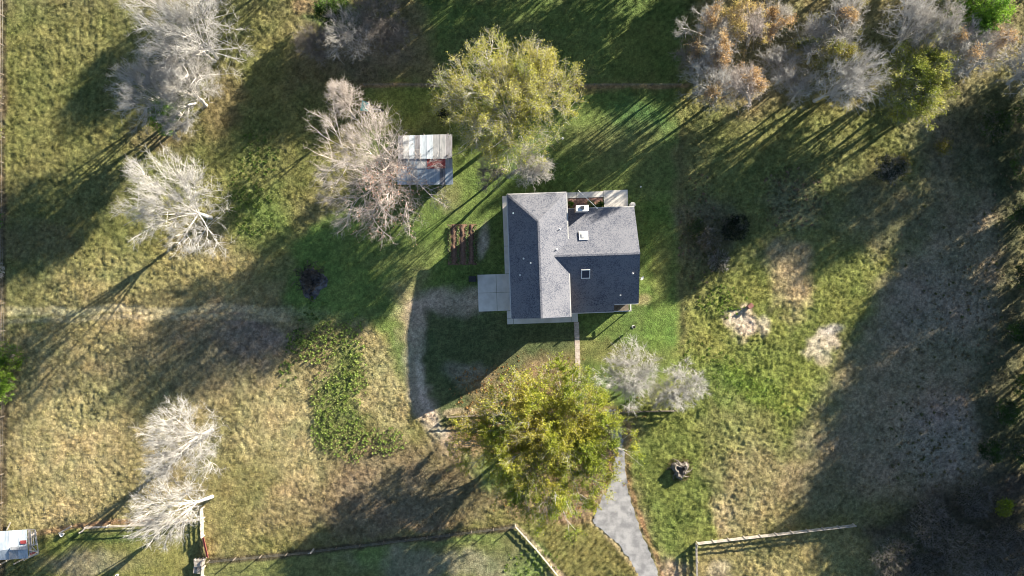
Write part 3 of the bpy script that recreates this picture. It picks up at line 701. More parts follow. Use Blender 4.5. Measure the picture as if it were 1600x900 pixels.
# woods outside the photograph: they throw the long shadows
pro = make_tree('woodland_tree', 'dense evergreen in the woods beyond the right edge of the field', (1760,300), None, 6.5, 17, 150, 'bark_dim', twigs=3500, n4=500, leaves=9500, leafsize=.60, leafcol=DGRN, group='woodland beyond the right edge')
pro2 = make_tree('woodland_tree', 'bare tree in the woods beyond the right edge of the field', (1850,200), None, 6.5, 16, 151, 'bark_grey', twigs=6000, n4=900, group='woodland beyond the right edge', twr=.03)
rnd = random.Random(5)
pro.location = W(1740, 330); pro2.location = W(1690, 60)
WOODS = [ # px, py, kind, scale, height scale
 (1720,430,0,1.0),(1700,520,0,.95),(1715,610,0,.95),(1700,690,0,.9),(1760,760,0,1.0),(1800,480,0,1.05),(1810,590,0,1.0),(1700,790,0,.85),(1790,680,0,1.0),(1850,380,1,1.1),
 (1700,250,1,.85),(1770,210,0,.95),(1710,160,0,.7),(1760,110,0,.7),(1700,40,0,.65),(1830,260,0,1.05),(1790,20,1,.8),(1690,870,0,.9),(1860,560,0,1.1),(1770,860,0,1.0),
 (1640,-50,0,.6),(1560,-55,0,.55),(1480,-60,0,.6),(1400,-55,1,.6),(1330,-60,0,.55),(1260,-60,0,.6),(1190,-60,0,.6),(1125,-70,0,.7),(1060,-75,0,.8),(985,-85,1,.85),(850,-100,1,.85),
 (1440,-110,0,.6),(1360,-120,0,.6),(1290,-120,0,.6),(1220,-130,0,.6),(1150,-150,0,.8),(1060,-190,0,.95),(960,-190,1,1.0),(880,-200,0,.9),(1540,-110,0,.6),(1620,-110,0,.6),
 (780,-130,1,.9),(600,-160,1,.9),(480,-130,1,.8),(400,-70,1,.7),
]
for (px, py, k, s) in WOODS:
    c = copy_tree(pro if k == 0 else pro2)
    side = 'right' if px > 1655 else 'top'
    c['label'] = ('dense evergreen' if k == 0 else 'bare tree')+' in the woods beyond the '+side+' edge of the field'
    c['group'] = 'woodland beyond the '+side+' edge'
    c.location = W(px+rnd.uniform(-12, 12), py+rnd.uniform(-12, 12)); c.rotation_euler = (0, 0, rnd.uniform(0, 6.28)); c.scale = (s, s, s*rnd.uniform(.92, 1.08))

# ------------------------------------------------------------------ weeds (stuff)
def clump_field(name, label, poly_e, n, seed, cols, size=.5, hgt=.7, leaves=26):
    rs = np.random.RandomState(seed); pts = []
    while len(pts) < n:
        cx, cy, rx, ry, an = poly_e[rs.randint(len(poly_e))]
        a = rs.uniform(0, 2*math.pi); r = 1.35*rs.rand()**.62
        dx, dy = r*math.cos(a)*rx, r*math.sin(a)*ry; ca, sa = math.cos(math.radians(an)), math.sin(math.radians(an))
        p = W(cx+dx*ca-dy*sa, cy+dx*sa+dy*ca); pts.append((p.x, p.y))
    pts = np.array(pts); k = leaves; m = n*k
    ctr = np.repeat(pts, k, 0); a = rs.uniform(0, 2*math.pi, m); el = rs.uniform(.1, 1.3, m)
    sc = np.repeat(rs.uniform(.35, 1.5, n), k)
    L = sc*size*rs.uniform(.6, 1.2, m)
    hz = rs.uniform(.1, .9, m)*hgt*sc
    d = np.stack([np.cos(a)*np.cos(el), np.sin(a)*np.cos(el), np.sin(el)*.8], 1)
    side = np.stack([-np.sin(a), np.cos(a), rs.uniform(-.4, .4, m)], 1)
    p0 = np.stack([ctr[:, 0], ctr[:, 1], hz*.6-.05], 1); 
    p2 = p0+d*L[:, None]; p1 = p0+d*L[:, None]*.55+side*L[:, None]*.2; p3 = p0+d*L[:, None]*.55-side*L[:, None]*.2
    V = np.stack([p0, p1, p2, p3], 1).reshape(-1, 3)
    lc = np.array(cols); C = lc[np.repeat(rs.randint(0, len(lc), n), k)]*rs.uniform(.7, 1.3, (m, 1))
    o = mesh_np(name, V, [np.arange(len(V)).reshape(-1, 4)], M['leaf'], col=np.repeat(C, 4, 0))
    tag(o, label, kind='stuff'); return o
WEED = ((.24,.33,.08), (.31,.38,.11), (.19,.27,.06), (.24,.28,.10))
clump_field('weeds', 'bright green leafy weeds in the rough strip left of the track', [(527,652,34,42,0),(517,612,26,30,0),(546,600,22,40,10),(550,548,14,44,5),(498,548,24,16,-20),(548,690,22,26,0),(505,672,14,26,0),(470,530,18,10,0),(600,690,26,18,0),(520,520,26,14,0)], 1700, 1, WEED, .20, .5, 20)
clump_field('weeds', 'dark green leafy weeds scattered between the left trees and the burn pile', [(400,240,26,34,0),(395,330,30,30,0),(380,300,20,40,0),(470,530,16,60,20)], 420, 2, ((.10,.16,.04),(.14,.20,.05),(.09,.14,.04)), .24, .25)
clump_field('weeds', 'vivid weeds in the sunlit right field and bottom grass', [(1110,580,50,30,30),(1180,600,60,18,35),(1130,470,30,20,0),(830,880,35,18,0)], 420, 3, ((.14,.22,.04),(.19,.26,.06)), .2, .14)
clump_field('weeds', 'rough grey green growth in the shaded right fields', [(1470,470,60,120,0),(1450,690,60,60,0),(1090,360,25,70,0),(1550,400,40,160,0),(1240,310,40,40,0)], 900, 4, ((.13,.14,.06),(.18,.16,.09),(.25,.20,.14)), .24, .22)
clump_field('fallen_leaves', 'rust and straw leaf litter around the golden green tree', [(770,610,50,30,0),(860,690,115,110,0)], 900, 5, ((.36,.20,.08),(.30,.22,.10),(.24,.17,.08)), .22, .06, 10)

# ------------------------------------------------------------------ pavements
def sheet(name, pts, z, th, mat, label, world=False):
    mb = MB(); v = [W(*p) for p in pts] if not world else [Vector((*p, 0)) for p in pts]
    v = [Vector((p.x, p.y, z)) for p in v]
    tris = tessellate_polygon([v])
    for t in tris:
        q = [v[i] for i in t]
        if (q[1]-q[0]).cross(q[2]-q[0]).z < 0: q.reverse()
        mb.poly(q)
    n = len(v)
    for i in range(n):
        a, b = v[i], v[(i+1) % n]
        mb.poly([a, b, b-Vector((0, 0, th)), a-Vector((0, 0, th))])
    o = mb.build(name, mat); tag(o, label, kind='structure'); return o
rd = random.Random(2)
dv = []
for i in range(len(DRIVE)):
    (x1, y1), (x2, y2) = DRIVE[i], DRIVE[(i+1) % len(DRIVE)]
    for k in range(6):
        t = k/6; dv.append((x1+(x2-x1)*t+rd.uniform(-1.7, 1.7), y1+(y2-y1)*t+rd.uniform(-1.7, 1.7)))
sheet('driveway', dv, .02, .12, M['asphalt'], 'grey asphalt driveway leaving the bottom edge beside the golden tree')
rp = random.Random(8)
for cx, cy, rx, ry, nm in ((984, 802, 10, 7, 'dark mended patch on the driveway'),):
    pts_ = [(cx+math.cos(a)*rx*rp.uniform(.35, 1.15), cy+math.sin(a)*ry*rp.uniform(.35, 1.15)) for a in [2*math.pi*k/14 for k in range(14)]]
    sheet('asphalt_patch', pts_, .025, .05, M['patch'], nm)
TH = math.radians(2); P0 = Vector((4, 5, 0))
def HL(x, y, z=0):
    return Vector((P0.x+x*math.cos(TH)-y*math.sin(TH), P0.y+x*math.sin(TH)+y*math.cos(TH), z))
def hrect(mb, x0, x1, y0, y1, z1=.05, th=.16):
    mb.slab([HL(x0, y0, z1), HL(x1, y0, z1), HL(x1, y1, z1), HL(x0, y1, z1)], th)
G_ = .045
mb = MB()
for x0, x1 in ((-9.5, -6.62), (-6.62+G_, -4.0)):
    for y0, y1 in ((-8.36, -5.5), (-5.5+G_, -2.62)): hrect(mb, x0, x1, y0, y1)
o = mb.build('parking_pad', M['concrete']); tag(o, 'square concrete pad of four slabs left of the house', kind='structure')
mb = MB()
for y0, y1 in ((-2.57, 1.7), (1.75, 9.55)): hrect(mb, -5.2, -3.9, y0, y1)
hrect(mb, -5.1, -3.9, -9.6, -8.42); hrect(mb, -5.1, -4.15, -10.5, -9.65)
hrect(mb, -4.1, 4.95, -10.5, -9.15); hrect(mb, 5.0, 5.95, -10.5, -9.15); hrect(mb, 5.0, 5.95, -9.1, -8.6)
for x0, x1 in ((4.0, 6.4), (6.45, 10.6)): hrect(mb, x0, x1, 8.85, 9.75)
hrect(mb, 10.65, 14.4, 6.3, 9.85)
o = mb.build('sidewalk', M['concrete']); tag(o, 'concrete walk running round the house with a pale patio slab at the back', kind='structure')
mb = MB()
yy = -10.55; k = 0
while yy > -20.6:
    mb.slab([HL(5.32+rd.uniform(-.03,.03), yy-.31, .04), HL(6.08+rd.uniform(-.03,.03), yy-.31, .04), HL(6.08+rd.uniform(-.03,.03), yy, .04), HL(5.32+rd.uniform(-.03,.03), yy, .04)], .12); yy -= .33
o = mb.build('front_path', M['brick_path']); tag(o, 'narrow worn brick path running from the house to the golden tree', kind='structure')

# ------------------------------------------------------------------ house
house = empty('house', P0, 'single house with blue grey shingled cross gable roof and white chimney', 'house', rz=TH)
PM = .545; PW = .51; RM = 7.8; EM = RM-4.4*PM; RW = 6.55
def zm(x): return RM-abs(x)*PM
def zw(y): return RW-abs(y+.4)*PW
jx = (RM-RW)/PM
# walls
mb = MB()
mb.slab([(-3.9, -9.0, EM+.0), (3.9, -9.0, EM), (3.9, 8.55, EM), (-3.9, 8.55, EM)], EM+.1)
mb.poly([(-3.9, -9.0, EM), (3.9, -9.0, EM), (0, -9.0, RM-.3)])
mb.build('wall', M['wall'], house)
mb = MB()
y0, y1, ys = -8.5, 6.4, -7.3
mb.poly([(14.5, y0+1.2, 0), (14.5, y1, 0), (14.5, y1, zw(y1)-.2), (14.5, -.4, RW-.25), (14.5, ys, zw(ys)-.2)])
mb.poly([(3.9, y1, 0), (14.5, y1, 0), (14.5, y1, zw(y1)-.2), (3.9, y1, zw(y1)-.2)])
mb.poly([(3.9, y0, 0), (11.1, y0, 0), (11.1, y0, zw(y0)-.2), (3.9, y0, zw(y0)-.2)])
mb.poly([(11.1, y0, 0), (11.1, ys, 0), (11.1, ys, zw(ys)-.2), (11.1, y0, zw(y0)-.2)])
mb.poly([(11.1, ys, 0), (14.5, ys, 0), (14.5, ys, zw(ys)-.2), (11.1, ys, zw(ys)-.2)])
mb.build('wall', M['wall'], house)
# windows and door on hidden sides
def window(x, y, z, w_, h_, axis):
    f = MB(); g = MB()
    if axis == 'x': f.box((x, y, z), (.08, w_+.16, h_+.16)); g.box((x+(.05 if x > 0 else -.05), y, z), (.03, w_, h_))
    else: f.box((x, y, z), (w_+.16, .08, h_+.16)); g.box((x, y+(.05 if y > 0 else -.05), z), (w_, .03, h_))
    fo = f.build('window', M['white'], house); g.build('pane', M['glass_dark'], fo)
for y in (-6, -.5, 5): window(-3.93, y, 1.6, 1.2, 1.3, 'x'); window(-3.93, y, 4.1, 1.2, 1.1, 'x')
for y in (-4, 1, 4.5): window(14.53, y, 1.5, 1.2, 1.3, 'x')
for x in (-2, 2): window(x, -9.03, 1.6, 1.3, 1.3, 'y'); window(x, -9.03, 4.2, 1.2, 1.1, 'y')
for x in (7, 9.5): window(x, -8.53, 1.4, 1.2, 1.0, 'y')
for x in (8.5, 12.5): window(x, 6.43, 1.5, 1.4, 1.2, 'y')
mb = MB(); mb.box((5.4, -8.54, 1.02), (.95, .07, 2.04)); d = mb.build('door', M['white'], house)
mb = MB(); mb.box((5.75, -8.6, 1.0), (.05, .06, .12)); mb.build('handle', M['flue'], d)
# roof slopes
TK = .16
def slope(pts):
    mb = MB(); mb.slab(pts, TK, 0, 1); return mb.build('roof', [M['shingle'], M['trim']], house)
hy = 4.65
slope([(0, -9.42, RM), (0, hy, RM), (-4.4, 9.05, EM), (-4.4, -9.42, EM)])
slope([(0, hy, RM), (0, -9.42, RM), (4.4, -9.42, EM), (4.4, 9.05, EM)])
slope([(0, hy, RM), (4.4, 9.05, EM), (-4.4, 9.05, EM)])
def vy(sgn): # where wing slope meets main eave height
    return -.4+sgn*(RW-EM)/PW
E_ = .03
slope([(jx-.05, -.4, RW), (4.4-.0, vy(1), EM), (4.0, vy(1)+.01, zw(vy(1)+.01)), (4.0, 6.86, zw(6.86)), (14.85, 6.86, zw(6.86)), (14.85, -.4, RW)][::-1])
slope([(jx-.05, -.4, RW), (14.85, -.4, RW), (15.05, -7.85, zw(-7.85)), (11.3, -7.85, zw(-7.85)), (11.3, -9.0, zw(-9.0)), (4.0, -9.0, zw(-9.0)), (4.0, vy(-1)-.01, zw(vy(-1)-.01)), (4.4, vy(-1), EM)][::-1])
# ridge caps
mb = MB()
for a, b in (((0, -9.42, RM+.03), (0, hy, RM+.03)), ((0, hy, RM+.03), (-4.4, 9.05, EM+.03)), ((0, hy, RM+.03), (4.4, 9.05, EM+.03)), ((jx, -.4, RW+.03), (14.85, -.4, RW+.03))):
    mb.beam(a, b, .28, .05)
mb.build('ridge_cap', M['shingle'], house)
# gutters
mb = MB()
mb.beam((-4.46, -9.42, EM-.08), (-4.46, 9.05, EM-.08), .12, .12); mb.beam((4.46, vy(1)+.3, EM-.08), (4.46, 9.05, EM-.08), .12, .12); mb.beam((4.46, -9.42, EM-.08), (4.46, vy(-1)-.3, EM-.08), .12, .12)
mb.beam((-4.4, 9.12, EM-.08), (4.4, 9.12, EM-.08), .12, .12); mb.beam((4.6, 6.92, zw(6.92)-.08), (14.85, 6.92, zw(6.92)-.08), .12, .12)
mb.beam((4.6, -9.07, zw(-9.07)-.06), (11.3, -9.07, zw(-9.07)-.06), .12, .12); mb.beam((11.35, -7.92, zw(-7.92)-.06), (15.0, -7.92, zw(-7.92)-.06), .12, .12)
mb.build('gutter', M['trim'], house)
# porch nook beams at the lower right corner
mb = MB()
mb.beam((11.3, -9.0, 2.05), (13.9, -9.0, 2.05), .14, .16); mb.beam((13.9, -9.05, 2.05), (13.9, -7.9, 2.05), .2, .16)
for x, y in ((13.9, -9.0), (11.45, -9.0)): mb.box((x, y, 1.0), (.13, .13, 2.0))
mb.build('porch_frame', M['trim'], house)
mb = MB(); mb.slab([(11.35, -9.0, .2), (13.9, -9.0, .2), (13.9, -7.35, .2), (11.35, -7.35, .2)], .2); mb.build('deck', M['wood_dark'], house)
# chimney
mb = MB(); mb.box((6.66, 6.6, 3.9), (1.78, .78, 4.0)); ch = mb.build('chimney', M['white'], house)
mb = MB(); mb.box((6.66, 6.6, 5.95), (1.86, .86, .10)); mb.build('cap', M['white'], ch)
mb = MB(); mb.box((6.66, 6.65, 6.08), (.52, .46, .18)); mb.build('flue', M['flue'], ch)
# skylights
def skylight(x, y, s, dome):
    an = math.atan(PW)*(-1 if y > -.4 else 1)
    T = Matrix.Rotation(an, 3, 'X'); z = zw(y)
    nrm = Vector((0, math.sin(-an), math.cos(an)))
    c = Vector((x, y, z))
    mb = MB()
    for (dx, dy, sx, sy) in ((-s/2, 0, .12, s*1.24), (s/2, 0, .12, s*1.24), (0, -s*.56, s-.12, .12), (0, s*.56, s-.12, .12)):
        mb.box(c+T @ Vector((dx, dy, .1)), (sx, sy, .24), tilt=T)
    f = mb.build('skylight', M['white'], house)
    mb = MB()
    mb.box(c+T @ Vector((0, 0, .09)), (s-.12, s*1.12-.12, .14), tilt=T)
    if dome:
        # shallow acrylic dome
        n_ = 9; V = []; 
        for i in range(n_):
            for j in range(n_):
                u, v = (i/(n_-1)-.5), (j/(n_-1)-.5)
                h = .30*max(0, (1-(2*u)**2))**.6*max(0, (1-(2*v)**2))**.6
                V.append(tuple(c+T @ Vector((u*(s-.2), v*(s*1.12-.2), .165+h))))
        b = len(mb.v); mb.v += V
        for i in range(n_-1):
            for j in range(n_-1):
                mb.f.append([b+i*n_+j, b+(i+1)*n_+j, b+(i+1)*n_+j+1, b+i*n_+j+1]); mb.m.append(0)
    mb.build('glazing', M['dome'] if dome else M['glass_dark'], f)
skylight(6.75, 2.5, 1.2, True); skylight(6.85, -3.1, 1.2, False)
# pipe vents on the roof
for (x, y, main) in ((-3.6, 6.2, 1), (-1.3, -1.3, 1), (-2.9, -3.0, 1), (-2.3, -.6, 1), (2.6, .6, 1), (13.9, -3.3, 0), (12.2, -6.5, 0), (3.2, 3.6, 1)):
    z = zm(x) if main else zw(y)
    mb = MB(); mb.tube([(x, y, z-.1), (x, y, z+.42)], .07, 8); mb.tube([(x, y, z+.0), (x, y, z+.10)], [.16, .09], 8); mb.build('vent_pipe', M['white'], house)
# satellite dish on the right eave
dish = empty('satellite_dish', HL(15.15, -4.0, 0), 'small white dish bracketed to the right eave of the house', 'satellite dish')
mb = MB(); R0 = .34; ax = Vector((.7, -.5, .5)).normalized(); s1 = ax.orthogonal().normalized(); s2 = ax.cross(s1)
cz = Vector((.12, 0, 4.7)); rings = []
for i in range(4):
    r = R0*i/3; hgt = .25*(r/R0)**2*.5
    rings.append([cz+ax*hgt+(s1*math.cos(a)+s2*math.sin(a))*max(r, .002) for a in [2*math.pi*k/16 for k in range(16)]])
for i in range(3):
    for k in range(16): mb.poly([rings[i][k], rings[i][(k+1) % 16], rings[i+1][(k+1) % 16], rings[i+1][k]])
mb.build('reflector', M['white'], dish)
mb = MB(); mb.tube([(-.35, 0, 4.45), (-.05, 0, 4.5), cz], .025, 6); mb.tube([cz-s2*.3, cz+ax*.42], .012, 5); mb.box(cz+ax*.42, (.07, .07, .07)); mb.build('bracket', M['trim'], dish)
# leaning pole over the patio
mb = MB(); a = W(933, 325, 3.4); b = W(903, 297, 5.6)
mb.tube([a, a.lerp(b, .5)+Vector((0, 0, .08)), b], [.05, .045, .03], 6); mb.box(a, (.2, .2, .12))
po = mb.build('antenna_pole', M['white']); tag(po, 'thin white pole slanting from the roof edge over the patio bed', 'pole')
# white urn at the upper right roof corner
def lathe(name, prof, mat, loc=None, n=20, parent=None):
    mb = MB()
    R = [[(r*math.cos(2*math.pi*k/n), r*math.sin(2*math.pi*k/n), z) for k in range(n)] for r, z in prof]
    for i in range(len(R)-1):
        for k in range(n): mb.poly([R[i][k], R[i][(k+1) % n], R[i+1][(k+1) % n], R[i+1][k]])
    mb.poly(R[-1]); o = mb.build(name, mat, parent, smooth=False)
    if loc is not None: o.location = loc
    return o
barrel = empty('rain_barrel', W(987, 321), 'white round barrel at the upper right corner of the house', 'barrel')
lathe('drum', [(.36, 0), (.42, .2), (.44, .6), (.42, 1.0), (.36, 1.15)], M['white'], parent=barrel); lathe('lid', [(.38, 1.152), (.38, 1.19), (.1, 1.21)], M['trim'], parent=barrel)

# patio bed
bed = empty('flower_bed', HL(7.9, 8.0), 'mulched flower bed between the patio walk and the chimney', 'flower bed', rz=TH)
rs2 = np.random.RandomState(3)
def mound(name, x0, x1, y0, y1, h, mat, parent, st=.12, seed=0, base=-.02):
    xs = np.arange(x0, x1+st/2, st); ys_ = np.arange(y0, y1+st/2, st); A, B = np.meshgrid(xs, ys_, indexing='ij')
    ed = np.minimum(np.minimum(A-x0, x1-A), np.minimum(B-y0, y1-B)); z = base+h*sstep(0, .35, ed)+.07*(vn(A, B, .22, seed)-.5)
    I = np.arange(A.size).reshape(A.shape); F = np.stack([I[:-1, :-1], I[1:, :-1], I[1:, 1:], I[:-1, 1:]], -1).reshape(-1, 4)
    return mesh_np(name, np.stack([A.ravel(), B.ravel(), z.ravel()], 1), [F], mat, parent, smooth=True)
mound('mulch', -2.85, 2.6, -1.45, .78, .10, M['mulch'], bed)
def plant(parent, name, pts, cols, size, hgt, leaves, seed, wide=.2):
    rs = np.random.RandomState(seed); n = len(pts); m = n*leaves
    ctr = np.repeat(np.array(pts), leaves, 0); a = rs.uniform(0, 2*math.pi, m); el = rs.uniform(.2, 1.25, m); L = size*rs.uniform(.6, 1.2, m)
    d = np.stack([np.cos(a)*np.cos(el), np.sin(a)*np.cos(el), np.sin(el)], 1); sd_ = np.stack([-np.sin(a), np.cos(a), np.zeros(m)], 1)
    p0 = np.stack([ctr[:, 0], ctr[:, 1], rs.uniform(0, hgt, m)], 1); p2 = p0+d*L[:, None]; p1 = p0+d*L[:, None]*.5+sd_*L[:, None]*wide; p3 = p0+d*L[:, None]*.5-sd_*L[:, None]*wide
    V = np.stack([p0, p1, p2, p3], 1).reshape(-1, 3); lc = np.array(cols); C = lc[rs.randint(0, len(lc), m)]*rs.uniform(.7, 1.3, (m, 1))
    return mesh_np(name, V, [np.arange(len(V)).reshape(-1, 4)], M['leaf'], parent, col=np.repeat(C, 4, 0))
for i, (x, y, lab, cols) in enumerate([(-2.5, -.1, 'dark green plant at the left end of the patio bed', DGRN), (-2.3, -1.1, 'yellow green plant nearest the chimney in the patio bed', OLV),
        (1.0, -.3, 'strap leaved plant in the middle of the patio bed', ((.2,.25,.1),(.1,.15,.04))), (1.7, -.6, 'tall strappy green plant right of the middle in the patio bed', ((.22,.26,.1),(.12,.18,.05))),
        (2.3, -.2, 'dark leaved plant at the right end of the patio bed', DGRN), (.4, -.1, 'low pale plant right of the slanting pole', ((.25,.27,.14),(.15,.18,.08)))]):
    r = empty('garden_plant', HL(7.9+x, 8.0+y, .06), lab, 'plant', 'plants in the patio bed')
    plant(r, 'leaves', [(rnd.uniform(-.25, .25), rnd.uniform(-.25, .25)) for _ in range(5)], cols, .55, .25, 26, 40+i, .10)
    mb = MB(); mb.tube([(0, 0, -.05), (.02, 0, .3)], .03, 5); mb.build('stem', M['wood_dark'], r)
for i, (x, y) in enumerate(((-1.2, -.3), (-.4, -.2), (.1, -.9))):
    pt = lathe('plant_pot', [(.10, 0), (.15, .2), (.17, .22)], M['mulch'], HL(7.9+x, 8.0+y, .08), 12)
    tag(pt, ('small clay pot at the left in the mulch', 'small clay pot in the centre of the mulch', 'small clay pot next to the slanting pole')[i], 'pot', 'clay pots in the patio bed')

# garden plot
gp = empty('vegetable_plot', W(722, 382), 'small vegetable plot with rust coloured rows left of the house', 'garden plot', rz=math.radians(-1.5)+TH)
mound('soil', -2.25, 2.2, -3.25, 3.2, .06, M['soil'], gp, .15, 4, base=.0)
MULCHR = noise_mat('pine_straw', (.10, .06, .045), (.21, .13, .10), 4, .95, 6, .8)
for x in (-1.25, .1, 1.5):
    xs = np.linspace(-.34, .34, 7); ys_ = np.arange(-3.1, 3.11, .14); A, B = np.meshgrid(xs, ys_, indexing='ij')
    z = .06+.13*(1-(A/.34)**2)+.12*(vn(A+x*5, B, .5, 9)-.5); I = np.arange(A.size).reshape(A.shape); F = np.stack([I[:-1, :-1], I[1:, :-1], I[1:, 1:], I[:-1, 1:]], -1).reshape(-1, 4)
    mesh_np('straw_row', np.stack([A.ravel()+x+.12*(vn(B.ravel(), B.ravel(), .8, 3)-.5), B.ravel(), z.ravel()], 1), [F], MULCHR, gp, smooth=True)
for x in (-1.95, -.6, .8, 2.05):
    plant(gp, 'crop_row', [(x+rnd.uniform(-.18, .18), y) for y in np.arange(-2.9, 3.0, .17)], ((.10,.16,.05), (.25,.28,.16), (.14,.2,.06)), .3, .15, 12, int(50+x*10), .2)

# wheelie bin
bn = empty('rubbish_bin', W(739, 436), 'black wheeled bin beside the upper left corner of the concrete pad', 'bin', rz=TH)
mb = MB(); mb.slab([(-.55, -.38, 1.0), (.5, -.38, 1.0), (.5, .38, 1.0), (-.55, .38, 1.0)], .98); mb.build('body', M['black'], bn)
mb = MB(); mb.slab([(-.6, -.43, 1.09), (.56, -.43, 1.06), (.56, .43, 1.06), (-.6, .43, 1.09)], .07); mb.build('lid', M['black'], bn)
mb = MB(); mb.tube([(.52, -.3, 1.0), (.68, -.3, 1.02), (.68, .3, 1.02), (.52, .3, 1.0)], .025, 6); mb.build('handle', M['black'], bn)
for s in (-1, 1):
    mb = MB(); mb.tube([(.4, s*.36, .13), (.4, s*.44, .13)], .13, 12); mb.build('wheel', M['black'], bn)

# folded umbrella with shadow
um = empty('folded_parasol', W(989.5, 510.5), 'slim dark folded parasol standing alone on the front lawn', 'parasol')
lathe('folded_canopy', [(.05, .55), (.17, .62), (.21, .95), (.17, 1.3), (.07, 1.6), (.02, 1.68)], M['black'], parent=um, n=10)
mb = MB(); mb.tube([(0, 0, 0), (0, 0, 1.76)], .03, 8); mb.build('pole', M['wood_pale'], um)
lathe('base', [(.26, 0), (.26, .05), (.06, .09)], M['trim'], parent=um)

# white globe marker
gl = empty('garden_light', W(878.5, 217.5), 'tiny white ball topped marker on the shaded lawn right of the bare tree', 'garden light')
mb = MB(); mb.tube([(0, 0, 0), (0, 0, .45)], .06, 8); mb.build('post', M['black'], gl)
lathe('globe', [(.02, .42), (.14, .46), (.19, .60), (.14, .74), (.02, .79)], M['white'], parent=gl)
gl2 = lathe('plastic_jug', [(.10, 0), (.13, .05), (.13, .2), (.05, .28), (.04, .33)], M['white'], W(1001, 292), 12); tag(gl2, 'tiny white jug on the lawn above the patio slab', 'jug')

# ------------------------------------------------------------------ tin shed
def corr(name, quad, mat, parent, amp=.025, per=.15, along=0):
    """corrugated sheet over a bilinear quad: 00,10,11,01 (u right, v down)"""
    q = [Vector(p) for p in quad]; Lu = (q[1]-q[0]).length; n = max(4, int(Lu/per*4)); V = []
    for j in range(2):
        for i in range(n+1):
            u = i/n; a = q[0].lerp(q[1], u); b = q[3].lerp(q[2], u); p = a.lerp(b, j); V.append((p.x, p.y, p.z+amp*math.sin(u*Lu/per*2*math.pi)))
    F = [(i, n+1+i, n+2+i, i+1) for i in range(n)]
    o = mesh_np(name, V, [np.array(F)], mat, parent)
    so = o.modifiers.new('thickness', 'SOLIDIFY'); so.thickness = .012
    return o
sc_ = W(665, 250)
shed = empty('tin_shed', sc_, 'open tin roofed shed with one red sheet, half under the bare tree', 'shed')
def SW(px, py, h): return W(px, py, h)-sc_
hN, hR, hM, hS = 2.9, 3.35, 3.15, 2.6
colsN = [(622,630,'tin_grey'),(630,639,'tin_white'),(639,648,'tin_blue'),(648,656,'tin_grey'),(656,667,'tin_blue'),(667,676,'tin_blue'),(676,687,'tin_white'),(687,696,'tin_white'),(696,706,'tin_grey')]
for i, (a, b, m) in enumerate(colsN):
    dz = .02*(i % 2); corr('roof_sheet', [SW(a, 212-(a-622)*.03, hN+dz), SW(b+.4, 212-(b-622)*.03, hN+dz), SW(b+.4, 248, hR+dz), SW(a, 248, hR+dz)], M[m], shed)
for i, (a, b, m) in enumerate([(621,634,'tin_grey'),(634,652,'tin_blue'),(652,667,'tin_white'),(667,696,'tin_red'),(696,706.5,'tin_white')]):
    dz = .02*(i % 2); corr('roof_sheet', [SW(a, 247.5, hR-.12+dz), SW(b+.4, 247, hR-.12+dz), SW(b+.4, 263, hM-.1+dz), SW(a, 263.5, hM-.1+dz)], M[m], shed)
for i, (a, b, m) in enumerate([(621,636,'tin_blue'),(636,652,'tin_white'),(652,670,'tin_blue'),(670,687,'tin_blue'),(687,696,'tin_grey'),(696,707,'tin_blue')]):
    dz = .02*(i % 2); corr('roof_sheet', [SW(a, 262.5, hM-.16+dz), SW(b+.4, 262, hM-.16+dz), SW(b+1.0, 288, hS+dz), SW(a, 289, hS+dz)], M[m], shed)
for px, py, h in ((626,215,2.7),(665,215,2.7),(702,214,2.7),(626,285,2.6),(665,285,2.6),(702,284,2.6),(626,249,3.5),(702,249,3.5)):
    p = W(px, py)-sc_; mb = MB(); mb.box((p.x, p.y, h/2), (.14, .14, h)); mb.build('post', M['wood_dark'], shed)
mb = MB(); a, b, c, d = [W(*q)-sc_ for q in ((626,215),(626,285),(702,284),(702,214))]
for u, v in ((a, b), (b, c)):
    mb.beam(u+Vector((0, 0, 1.2)), v+Vector((0, 0, 1.2)), .04, 2.3)
mb.build('wall', M['wood_dark'], shed)

# lower left shed
lc_ = W(20, 852); ls = empty('open_barn', lc_, 'pale blue tin roofed open barn cut by the lower left corner', 'barn')
def LW(px, py, h): return W(px, py, h)-lc_
for i, (a, b, m) in enumerate([(-60,-30,'tin_blue'),(-30,-4,'tin_blue'),(-4,14,'tin_blue'),(14,28,'tin_blue'),(28,42,'tin_blue')]):
    dz = .02*(i % 2)
    corr('roof_sheet', [LW(a, 834-(a+60)*.065, 3.4+dz), LW(b+.3, 834-(b+60)*.065, 3.4+dz), LW(b+1.3, 858, 3.9+dz), LW(a, 861, 3.9+dz)], M[m], ls)
    corr('roof_sheet', [LW(a, 861, 3.88+dz), LW(b+1.3, 858, 3.88+dz), LW(b+2, 872.5+(42-b)*.06, 3.3+dz), LW(a, 872.5+(42-a)*.06, 3.3+dz)], M['tin_blue' if i != 3 else 'tin_white'], ls)
corr('roof_sheet', [LW(16, 854.5, 4.0), LW(43, 853.5, 4.0), LW(43.5, 858.5, 4.02), LW(16, 859.5, 4.02)], M['tin_white'], ls, .01)
corr('roof_sheet', [LW(31.5, 844.5, 3.78), LW(41, 844, 3.78), LW(41.5, 849.5, 3.88), LW(32, 850, 3.88)], M['tin_red'], ls, .01)
mb = MB()
for k in range(5): mb.beam(LW(44+k*.6, 827+k*.3, 3.3), LW(46+k*.9, 869-k*.6, 3.45), .10, .05)
